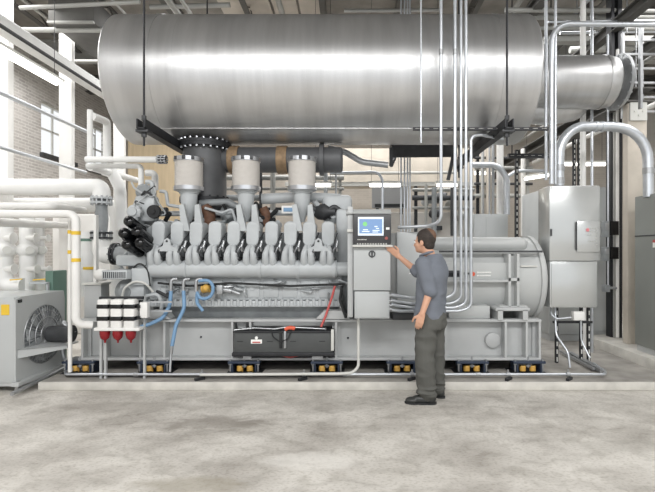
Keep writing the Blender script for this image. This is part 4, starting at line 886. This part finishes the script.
pipe('engine_inlet_coupling', [at(117, 254, 6.2), at(132, 256, 6.0)], .11, 'ribbed dark grey coupling between white elbow and engine', ENG2)
# upper small white loop
Yu = 5.9
pipe('white_pipe', [at(90, 110, Yu), at(90, 159, Yu)], .035, 'upright white pipe nearest the brick wall, below the overhead pipe', bend=.05)
pipe('white_pipe', [at(92, 116, Yu), at(107, 122, 6.3), at(107, 158, 6.3)], .05, 'white pipe slanting from the upright one then dropping', bend=.04)
pipe('white_pipe', [at(86, 159.5, 5.85), at(162, 159.5, 5.85)], .04, 'level white pipe with black clamp in front of the trapeze rod', flanges=[(at(162, 159.5, 5.85), (1, 0, 0), .055, BLKM)])
pipe('white_pipe', [at(87, 166, 6.0), at(141, 166, 6.0), at(141, 222, 6.0)], .035, 'thin white pipe running level then dropping beside the gear case', bend=.05)
pipe('white_pipe', [at(90, 167, 6.0), at(136, 180, 7.8)], .05, 'white pipe slanting back beneath the level white pipes', bend=.05)
pipe('white_pipe', [at(146, 173, 6.3), at(155, 173, 6.3), at(155, 190, 6.3)], .045, 'small white elbow above the gear case', bend=.06)
# near thin pipes
Yn = 4.95
pipe('white_pipe', [at(-12, 214, Yn), at(76, 214, Yn), at(76, 324, Yn), at(92, 325, Yn+.1)], .043, 'slim white pipe with yellow bands dropping beside the fan cooler', WHP, .09,
     bands=[(at(76, 233, Yn), (0, 0, 1), YEL), (at(76, 260, Yn), (0, 0, 1), YEL)])
pipe('white_pipe', [at(70, 219, 5.15), at(70, 372, 5.15)], .022, 'thin white pipe hugging the slim yellow-banded one', WHP, .09, bands=[(at(70, 232, 5.15), (0, 0, 1), YEL), (at(70, 252, 5.15), (0, 0, 1), YEL)])
pipe('white_pipe', [at(-12, 206, 5.2), at(52, 206, 5.2), at(84, 210, 6.5)], .04, 'slim white pipe above the level run, angling back at its end', WHP, .1)
pipe('white_pipe', [at(-10, 222, 4.95), at(76, 226, 7.2)], .05, 'grey-white pipe slanting back beneath the slim level run', WHP, .1)
pipe('white_pipe', [at(88, 232, 6.6), at(88, 296, 6.6)], .1, 'capped white standpipe with green band behind the slim drop', WHT, .1, bands=[(at(88, 240, 6.6), (0, 0, 1), GRN), (at(89, 268, 6.6), (0, 0, 1), YEL)])
# background risers with valves behind the cooler
def riser(px, Y, r, label, top=216, elbow=False):
    t = thing('insulated_riser', label, 'pipe', (X(px, Y), Y, 1), 'risers behind the fan cooler')
    pts = [at(px, top, Y), at(px, 292, Y)] if not elbow else [at(px, top, Y), at(px, 286, Y), at(px+20, 286, Y)]
    O('pipe', MB().tube(pts, r, .12, 24, n=8), WHT, t)
    O('valve_bulge', MB().sph(at(px, 250, Y), r*1.45, (1, 1, .8)), WHT, t)
    O('gauge', MB().cyl(at(px+3, 250, Y-r*1.6), at(px+3, 250, Y-r*1.2), .05, seg=16), LGT, t)
    O('side_branch', MB().tube([at(px, 238, Y-.05), at(px+9, 238, Y-.05)], r*.42, 0, 12).cyl(at(px+9, 238, Y-.05), at(px+9.8, 238, Y-.05), r*.75, seg=14), WHP, t)
    O('side_branch', MB().tube([at(px, 269, Y-.05), at(px+10, 269, Y-.05)], r*.4, 0, 12).cyl(at(px+10, 269, Y-.05), at(px+10.8, 269, Y-.05), r*.7, seg=14), WHP, t)
    O('handle', MB().bar(at(px+6, 280, Y-.15), at(px+18, 279, Y-.15), .015, .015), YEL, t)
    return t
riser(4, 6.0, .105, 'white valved riser nearest the picture edge, with green banded top', elbow=True)
riser(27, 6.1, .09, 'white valved riser in the middle of three behind the fan cooler')
riser(39, 6.3, .07, 'slimmest white valved riser, closest to the green box')
O('pipe_band', MB().cyl(at(4, 225, 6.0), at(4, 220, 6.0), .11, seg=24), GRN, label='green lettered band on the riser nearest the picture edge', cat='band')
O('green_box', MB().box(X(45, 6.0), X(53, 6.0), 6.0, 6.3, 0, Z(271, 6), .01), GRN, label='small green control box behind the fan cooler', cat='box')
O('grey_post', MB().box(X(47, 5.95), X(49, 5.95), 5.93, 5.96, 1.0, Z(283, 5.95)).box(X(30, 5.95), X(49, 5.95), 5.93, 5.96, Z(284, 5.95), Z(282, 5.95)), ENG, label='thin grey angled bracket in front of the green box', cat='bracket')
O('white_backdrop_tank', MB().box(X(52, 8.4), X(112, 8.4), 8.4, 8.9, 0, Z(214, 8.4), .03), WHP, label='plain white enclosure behind the slim yellow-banded pipe', cat='enclosure')
O('upright_channel', MB().box(X(93.5, 5.7), X(96, 5.7), 5.7, 5.76, .09, Z(215, 5.7)), WHP, label='white upright channel beside the flanged valve', cat='channel')
t = thing('base_tank', 'grey steel base enclosure at the pipework end of the skid', 'enclosure', (X(92, 5.65), 5.8, .09))
O('body', MB().box(X(84, 5.6), X(101, 5.6), 5.6, 5.8, Z(322, 5.6)-.0, Z(285, 5.6), .01), SKID, t)
O('leg', MB().box(X(85, 5.6), X(87, 5.6), 5.62, 5.66, .09, Z(320, 5.6)).box(X(98, 5.6), X(100, 5.6), 5.62, 5.66, .09, Z(320, 5.6)), SKID, t)
O('top_rim', MB().box(X(83, 5.6), X(102, 5.6), 5.58, 5.82, Z(285, 5.6), Z(283, 5.6), .004), LGT, t)

# ------------------------------------------------------------------ fuel filters
t = thing('fuel_filter_set', 'white triple fuel filter with black bands and red bowls on stand', 'filter', (X(118, 5.1), 5.12, .14))
Yq = 5.08
for i, px in enumerate((105, 118, 131)):
    x = X(px, Yq)
    q = O('canister', MB().box(x-.062, x+.062, Yq-.06, Yq+.065, Z(328, Yq), Z(299, Yq), .02, 3), WHP, t)
    for py in (306, 318): O('black_band', MB().box(x-.066, x+.066, Yq-.066, Yq+.07, Z(py+2.3, Yq), Z(py-2.3, Yq), .012, 2), BLK, q)
    O('bowl', MB().lathe((x, Yq, Z(329, Yq)), (0, 0, -1), [(0, 0), (0, .056), (.06, .056), (.1, .046), (.122, .022), (.13, .012), (.155, .01), (.155, 0)], 28), RED, q)
O('base_rail', MB().box(X(97, Yq), X(142, Yq), Yq-.07, Yq+.07, Z(330, Yq), Z(327, Yq), .008), WHP, t)
O('top_bracket', MB().box(X(97.5, Yq), X(141, Yq), Yq+.03, Yq+.08, Z(299.5, Yq), Z(297, Yq)), BLKM, t)
O('side_housing', MB().box(X(139.5, Yq), X(147, Yq), Yq, Yq+.08, Z(318, Yq), Z(302.5, Yq), .006), WHP, t)
O('clip', MB().box(X(138, Yq), X(140.5, Yq), Yq-.02, Yq+.02, Z(308, Yq), Z(305, Yq)).box(X(138, Yq), X(140.5, Yq), Yq-.02, Yq+.02, Z(319, Yq), Z(316, Yq)), BLK, t)
for px, top in ((101, 325), (105.5, 325), (144.5, 296)):
    O('stand_post', MB().box(X(px-1.1, 5.18), X(px+1.1, 5.18), 5.17, 5.2, .09, Z(top, 5.18)), SKID, t)
O('cross_rail', MB().bar(at(144, 302, 5.19), at(172, 302, 5.3), .02, .02).bar(at(144, 311, 5.19), at(172, 311, 5.3), .02, .02), STL, t)

# ------------------------------------------------------------------ fan cooler
XC = -3.67
t = thing('fan_cooler', 'grey sheet-metal fan cooler with wire-guarded side fan, on the floor', 'cooler', (-4.2, 5.36, 0))
yc, zc, R = 5.40, .566, .345
m = MB(); m.box(-4.75, XC-.02, 4.94, 5.79, .11, 1.05, .006)
O('cabinet', m, CAB, t)
# face plate with round opening
m = MB(); n = 48; oc = []; ic = []
def ray_rect(a, ya, yb, za, zb_):
    c, s_ = math.cos(a), math.sin(a); tt = []
    if c > 1e-6: tt.append((yb-yc)/c)
    if c < -1e-6: tt.append((ya-yc)/c)
    if s_ > 1e-6: tt.append((zb_-zc)/s_)
    if s_ < -1e-6: tt.append((za-zc)/s_)
    k = min(tt); return yc+c*k, zc+s_*k
for i in range(n):
    a = 2*PI*i/n; y_, z_ = ray_rect(a, 4.94, 5.79, .11, 1.05); oc.append(m.b.verts.new((XC, y_, z_))); ic.append(m.b.verts.new((XC, yc+R*math.cos(a), zc+R*math.sin(a))))
ib = [m.b.verts.new((XC-.05, v.co.y, v.co.z)) for v in ic]; ob = [m.b.verts.new((XC-.02, v.co.y, v.co.z)) for v in oc]
for i in range(n):
    j = (i+1) % n; m.b.faces.new((oc[i], oc[j], ic[j], ic[i])); m.b.faces.new((ic[i], ic[j], ib[j], ib[i])); m.b.faces.new((oc[i], ob[i], ob[j], oc[j]))
O('face_plate', m, CAB, t)
O('fan_well', MB().cyl((XC-.018, yc, zc), (XC-.012, yc, zc), R-.005, seg=48), ENG2, t)
s = MB()
for i in range(9):
    a = 2*PI*i/9
    d0 = Vector((0, math.cos(a), math.sin(a))); d1 = Vector((0, math.cos(a+.42), math.sin(a+.42))); c = Vector((XC-.01, yc, zc))
    s.prism([c+d0*.08, c+d0*(R-.03), c+d1*(R-.03)+Vector((.03, 0, 0)), c+d1*.08+Vector((.02, 0, 0))], (.004, 0, 0))
O('fan_blades', s, ENG, t)
s = MB(); c = Vector((XC+.05, yc, zc))
for i in range(44):
    a = 2*PI*i/44; d0 = Vector((0, math.cos(a), math.sin(a))); s.cyl(c+d0*.07, Vector((XC+.005, yc, zc))+d0*R, .0045, seg=5)
for rr, xo in ((.12, .045), (.2, .035), (.28, .02), (.345, .006)): s.torus((XC+xo, yc, zc), (1, 0, 0), rr, .005, 40, 6)
O('wire_guard', s, STL, t)
O('motor', MB().lathe((XC+.0, yc, zc), (1, 0, 0), [(0, .075), (.06, .075), (.06, .09), (.1, .095), (.29, .095), (.31, .102), (.34, .102), (.34, .075), (.35, .07), (.35, 0)], 28), DRK, t)
O('motor_bracket', MB().prism([(XC, 4.97, .47), (XC+.34, yc-.1, .45), (XC+.34, yc+.12, .45), (XC, 5.75, .47), (XC, 5.75, .46), (XC, 4.97, .46)], (0, 0, -.012)).prism([(XC, 4.97, .47), (XC+.34, yc-.1, .45), (XC+.34, yc-.1, .41), (XC, 4.97, .37)], (0, .01, 0)), CAB, t)
O('base_rail', MB().box(-4.75, XC+.02, 4.95, 5.0, .07, .12).box(XC-.02, XC+.06, 4.9, 5.85, .08, .12), SKID, t)
for y_ in (4.97, 5.76):
    O('leg', MB().box(XC-.02, XC+.02, y_-.02, y_+.02, 0, .11), STL, t); O('leg', MB().box(-4.7, -4.66, y_-.02, y_+.02, 0, .11), STL, t)
O('yellow_sticker', MB().box(X(1.5, 4.94), X(9.5, 4.94), 4.934, 4.941, Z(315, 4.94), Z(304.5, 4.94)), YEL, t)
O('small_tag', MB().box(XC-.001, XC+.006, 4.97, 5.03, .985, 1.02), BLK, t)
O('drain_pipe', MB().tube([(XC+.1, 4.75, .05), (XC+.1, 5.2, .07), (XC+.12, 5.9, .13), (-3.2, 6.0, .16)], .022, .1, 12), STL, label='steel drain pipe running along the fan cooler foot', cat='pipe')
O('flexible_conduit', MB().tube([(XC+.34, yc+.04, zc), at(62, 322, 5.45), at(67, 323, 5.5), at(62, 345, 5.5), at(64, 360, 5.5), at(70, 368, 5.4)], .025, .12, 12), STL, label='bent steel flexible conduit from the fan motor down to the plinth', cat='conduit')

# ------------------------------------------------------------------ front pipe on plinth
Yp = 5.16; zp = .145
pts = [(X(64, Yp)-.0, 5.9, zp), (X(60, Yp), Yp+.1, zp), (X(66, Yp), Yp, zp), (X(605, Yp), Yp, zp), (X(611, Yp), Yp+.12, zp), (X(596, 5.6), 5.65, zp)]
t = thing('plinth_pipe', 'long low galvanized pipe along the plinth in front of the skid', 'pipe', (0, Yp, .09))
O('pipe', MB().tube(pts, .0155, .06, 12), CON, t)
for px in (202, 304, 412, 508, 568):
    x = X(px, Yp); q = O('clamp', MB().cyl((x-.02, Yp, zp), (x+.02, Yp, zp), .028, seg=14).cyl((x, Yp, zp+.02), (x, Yp, zp+.055), .01, seg=8), STL, t)
    O('support_block', MB().bar((x+.03, Yp-.01, .106), (x-.05, Yp-.09, .106), .035, .03), BLKM, t)
for px in (136, 250, 345, 440, 478): O('coupling', MB().cyl((X(px, Yp)-.025, Yp, zp), (X(px, Yp)+.025, Yp, zp), .024, seg=12), STL, t)
O('plinth_tube', MB().tube([(X(66, 5.25), 5.25, .11), (X(150, 5.25), 5.25, .11), (X(345, 5.25), 5.25, .11)], .014, .05, 10), BLKM, label='dark thin tube behind the long low galvanized pipe', cat='pipe')
conduit([at(358.5, 318, 5.16), at(358.5, 367, 5.16), at(352, 373, 5.16), at(338, 373.8, 5.13), at(200, 374.8, 5.12)], .017, 'pale flexible conduit dropping from control panel and bending along the plinth', .1, m_=LGT, grp='plinth conduits')
O('control_panel_bracket_tube', MB().tube([at(300, 373, 5.3), at(420, 374, 5.3)], .012, 0, 8), STL, label='short thin tube under the skid behind the low pipe', cat='pipe')

# ------------------------------------------------------------------ the man
def remesh(mb, name, m_, parent, voxel, smooth_it=6, fac=.5, label=None):
    me = bpy.data.meshes.new(name+'_raw'); mb.b.to_mesh(me); mb.b.free()
    o = bpy.data.objects.new(name+'_raw', me); C.objects.link(o)
    r = o.modifiers.new('r', 'REMESH'); r.mode = 'VOXEL'; r.voxel_size = voxel
    s_ = o.modifiers.new('s', 'SMOOTH'); s_.factor = fac; s_.iterations = smooth_it
    dg = bpy.context.evaluated_depsgraph_get(); dg.update()
    me2 = bpy.data.meshes.new_from_object(o.evaluated_get(dg)); bpy.data.objects.remove(o)
    b = MB(); b.b.from_mesh(me2)
    return O(name, b, m_, parent, label=label, smooth=80)
fdir = Vector((-.84, .54, 0)).normalized(); ldir = Vector((-fdir.y, fdir.x, 0)); U = Vector((0, 0, 1))
FR = Matrix((fdir, ldir, U)).transposed().to_4x4()       # local x forward, y left, z up
B0 = Vector((.835, 4.68, 0))
def L(a, b, z, base=None): return (base or B0)+fdir*a+ldir*b+U*z
def limb(mb, P_, R_, seg=16):
    for i in range(len(P_)-1):
        mb.cyl(P_[i], P_[i+1], R_[i], R_[i+1], seg=seg); mb.sph(P_[i], R_[i], u=14, v=10)
    mb.sph(P_[-1], R_[-1], u=14, v=10)
HS_L = Vector((.735, 4.53, 1.43)); EL_L = Vector((.80, 4.49, 1.17)); WR_L = Vector((.712, 4.45, .935))
HS_R = Vector((.93, 4.84, 1.43)); EL_R = Vector((.735, 4.92, 1.335)); WR_R = Vector((.535, 4.93, 1.50))
HIP_L = L(0, .085, .88); HIP_R = L(0, -.085, .88)
KN_L = Vector((.765, 4.60, .49)); KN_R = Vector((.895, 4.77, .49)); AN_L = Vector((.785, 4.60, .09)); AN_R = Vector((.925, 4.82, .09))
man = thing('person', 'man in grey shirt and dark trousers reaching to the touchscreen panel', 'person', (.84, 4.68, 0))
b = MB()
HC = Vector((.775, 4.70, 1.655))   # head centre
hd_f = (Matrix.Rotation(.0, 3, 'Z') @ fdir); HR = Matrix((hd_f, Vector((-hd_f.y, hd_f.x, 0)), U)).transposed().to_4x4()
def H(a, c, z): return HC+hd_f*a+Vector((-hd_f.y, hd_f.x, 0))*c+U*z
b.sph(HC+hd_f*-.012+U*.025, .1, (1.0, .80, 1.0), HR); b.sph(H(.025, 0, -.035), .08, (1.0, .80, 1.05), HR)   # cranium, face
b.sph(H(.06, 0, -.085), .036, (1, 1.1, .8), HR); b.sph(H(.095, 0, -.022), .02, (.9, .7, 1.4), HR); b.sph(H(.108, 0, -.035), .014, (1, 1, .9), HR)   # chin, nose
b.sph(H(.078, 0, .012), .03, (.5, 1.8, .45), HR); b.sph(H(.085, 0, -.066), .02, (.5, 1.3, .5), HR)   # brow, lips
for s in (-1, 1):
    b.sph(H(-.005, s*.083, -.015), .03, (.7, .35, 1.1), HR)          # ears
    b.sph(H(.05, s*.04, -.04), .032, (1, .8, 1), HR)
limb(b, [H(-.02, 0, -.04), L(-.01, 0, 1.46)], [.058, .066])
for (a, z, rx, ry, rz) in ((0, 1.38, .1, .17, .1), (.0, 1.25, .105, .155, .12), (.0, 1.1, .1, .14, .12), (0, .96, .105, .155, .1)): b.sph(L(a, 0, z), 1, (rx, ry, rz), FR)
limb(b, [HS_L, EL_L, WR_L], [.05, .042, .027]); limb(b, [HS_R, EL_R, WR_R], [.05, .041, .027])
limb(b, [HIP_L, KN_L, AN_L], [.08, .052, .036]); limb(b, [HIP_R, KN_R, AN_R], [.08, .052, .036])
for an, d in ((AN_L, Vector((-1, .12, 0)).normalized()), (AN_R, Vector((-.75, .66, 0)).normalized())):
    limb(b, [an+U*-.035-d*.03, an+U*-.055+d*.13], [.035, .03])
# hands: palm, four fingers, thumb
def hand(wr, d, side, n, curl, spread=.02):
    """d finger direction, side: towards the thumb, n: back of the hand normal"""
    d = d.normalized(); side = (side-d*side.dot(d)).normalized(); n = d.cross(side) if n > 0 else side.cross(d)
    for k in range(4):
        o_ = side*(.03-.02*k); limb(b, [wr+o_*.5, wr+d*.085+o_], [.019, .0125], 10)
        ln = (.034, .04, .038, .028)[k]; p_ = wr+d*.088+o_; dd = d.copy()
        for j in range(3):
            dd = (dd-n*curl).normalized(); q_ = p_+dd*ln*(1, .7, .6)[j]; limb(b, [p_, q_], [.0098-.0008*j, .009-.0008*j], 10); p_ = q_
    tp = wr+d*.025+side*.026; t1 = tp+(d*.6+side*.75).normalized()*.042; t2 = t1+(d*.9+side*.3-n*.3).normalized()*.03; t3 = t2+(d-n*.3).normalized()*.024
    limb(b, [tp, t1, t2, t3], [.016, .0125, .011, .009], 10)
hand(WR_L, Vector((-.28, .02, -.95)), Vector((-.9, .2, .25)), -1, .42)
hand(WR_R, Vector((-.52, .32, .52)), Vector((.2, -.35, .8)), 1, .22)
body = remesh(b, 'body', SKIN, man, .0055, 4, .5)
# hair
b = MB(); b.sph(HC+hd_f*-.022+U*.037, .107, (1.0, .83, .98), HR); b.sph(H(-.055, 0, -.025), .075, (.75, .98, .98), HR)
for s in (-1, 1): b.sph(H(.0, s*.062, .02), .05, (.8, .5, .9), HR)
hair = remesh(b, 'hair', HAIR, man, .006, 3, .5)
# trim hair above the face: push front vertices inside the skull
for v in hair.data.vertices:
    w_ = v.co+ORI[hair.name]-HC; fa = w_.dot(hd_f); 
    if fa > .045 and w_.z < .055: v.co -= hd_f*(fa-.03)
O('thinning_crown', MB().sph(HC+hd_f*-.045+U*.06, .088, (1.0, .7, .93), HR), mat('hair_thin_brown', (112, 84, 66), .7, 0, .3, 50), hair)
for s in (-1, 1):
    O('eye', MB().sph(H(.086, s*.03, -.002), .011), WTXT, man); O('eyebrow', MB().sph(H(.094, s*.032, .018), .016, (.35, 1.1, .25), HR), HAIR, man)
O('mouth', MB().sph(H(.094, 0, -.066), .016, (.3, 1.3, .2), HR), mat('lips', (170, 104, 96), .5), man)
# shirt
def loft(mb, secs, seg=32):
    rings = []
    for (a, c_, z, rx, ry) in secs:
        rings.append([mb.b.verts.new(L(a+rx*math.copysign(abs(math.cos(t_))**.85, math.cos(t_)), c_+ry*math.copysign(abs(math.sin(t_))**.85, math.sin(t_)), z)) for t_ in [2*PI*k/seg for k in range(seg)]])
    for A, B_ in zip(rings, rings[1:]):
        for k in range(seg): mb.b.faces.new((A[k], A[(k+1) % seg], B_[(k+1) % seg], B_[k]))
    mb.b.faces.new(rings[0][::-1]); mb.b.faces.new(rings[-1])
b = MB()
loft(b, [(.01, .0, .835, .155, .185), (.01, 0, .87, .158, .187), (.0, 0, .98, .150, .180), (-.005, 0, 1.1, .148, .178), (-.015, 0, 1.22, .152, .184), (-.03, 0, 1.33, .148, .190), (-.035, 0, 1.41, .128, .182), (-.035, 0, 1.46, .11, .15), (-.04, 0, 1.505, .082, .095), (-.04, 0, 1.53, .072, .072)])
def frac(a, c, f): return a+(c-a)*f
limb(b, [HS_L, EL_L, frac(EL_L, WR_L, .02)], [.080, .076, .072]); limb(b, [HS_R, EL_R, frac(EL_R, WR_R, .16)], [.078, .068, .056])
limb(b, [frac(EL_L, WR_L, .0), frac(EL_L, WR_L, .04)], [.078, .074])
sh = remesh(b, 'shirt', SHIRT, man, .008, 10, .6)
O('collar', MB().torus(H(-.028, 0, -.128), (hd_f*.35+U).normalized(), .068, .014, 28, 8), SHIRT, man)
# trousers
b = MB()
loft(b, [(-.005, 0, .76, .150, .18), (-.005, 0, .82, .155, .183), (-.005, 0, .90, .145, .178), (-.005, 0, .95, .13, .17)])
def leg(h_, k_, a_, ra):
    limb(b, [h_, frac(h_, k_, .5), k_, frac(k_, a_, .5), a_+U*.01], [.118, .112, .102, .100, .088])
    for i, (f_, dr) in enumerate(((.80, .102), (.92, .102), (.99, .092))):
        p_ = frac(k_, a_, f_); b.sph(p_+Vector((.01*(-1)**i, -.006, 0)), dr, (1, 1, .22))
leg(HIP_L, KN_L, AN_L, 0); leg(HIP_R, KN_R, AN_R, 0)
for i in range(3):
    f_ = .9+.0*i
tr = remesh(b, 'trousers', PANT, man, .008, 7, .5)
from mathutils import noise as mn
def folds(o, amp, sc3, zlo=None, boost=1.0):
    me = o.data; ns = [v.normal.copy() for v in me.vertices]
    for v, n_ in zip(me.vertices, ns):
        wv = v.co+ORI[o.name]; q_ = Vector((wv.x*sc3[0]+wv.z*sc3[3], wv.y*sc3[1], wv.z*sc3[2]))
        h_ = 1-2*abs(mn.noise(q_))
        a_ = amp*(boost if zlo is not None and wv.z < zlo else 1)
        v.co += n_*(h_-.55)*a_
folds(tr, .013, (5, 5, 9, 5), .28, 1.5); folds(sh, .010, (5, 5, 7, 4))
# shoes
for an, d in ((AN_L, Vector((-1, .08, 0)).normalized()), (AN_R, Vector((-.80, .6, 0)).normalized())):
    b = MB(); g = Vector((an.x, an.y, 0)); sd = Vector((-d.y, d.x, 0)); SR = Matrix((d, sd, U)).transposed().to_4x4()
    b.sph(g-d*.035+U*.05, 1, (.06, .045, .052), SR); b.sph(g+d*.05+U*.045, 1, (.11, .046, .045), SR); b.sph(g+d*.145+U*.032, 1, (.075, .05, .034), SR); b.sph(g+d*.01+U*.075, 1, (.055, .042, .05), SR)
    s_ = remesh(b, 'shoe', SHOE, man, .006, 3, .5)
    for v in s_.data.vertices:
        zz = v.co.z+ORI[s_.name].z
        if zz < .014: v.co.z = .014-ORI[s_.name].z
    m = MB()
    for (a, rx, ry) in ((-.03, .07, .048), (.05, .12, .05), (.14, .086, .054)):
        vs = bmesh.ops.create_cone(m.b, cap_ends=True, segments=24, radius1=1, radius2=1, depth=1)['verts']
        m._x(vs, Matrix.Translation(g+d*a+U*.009) @ SR @ Matrix.Diagonal((rx, ry, .018, 1)))
    O('sole', m, RUB, s_)
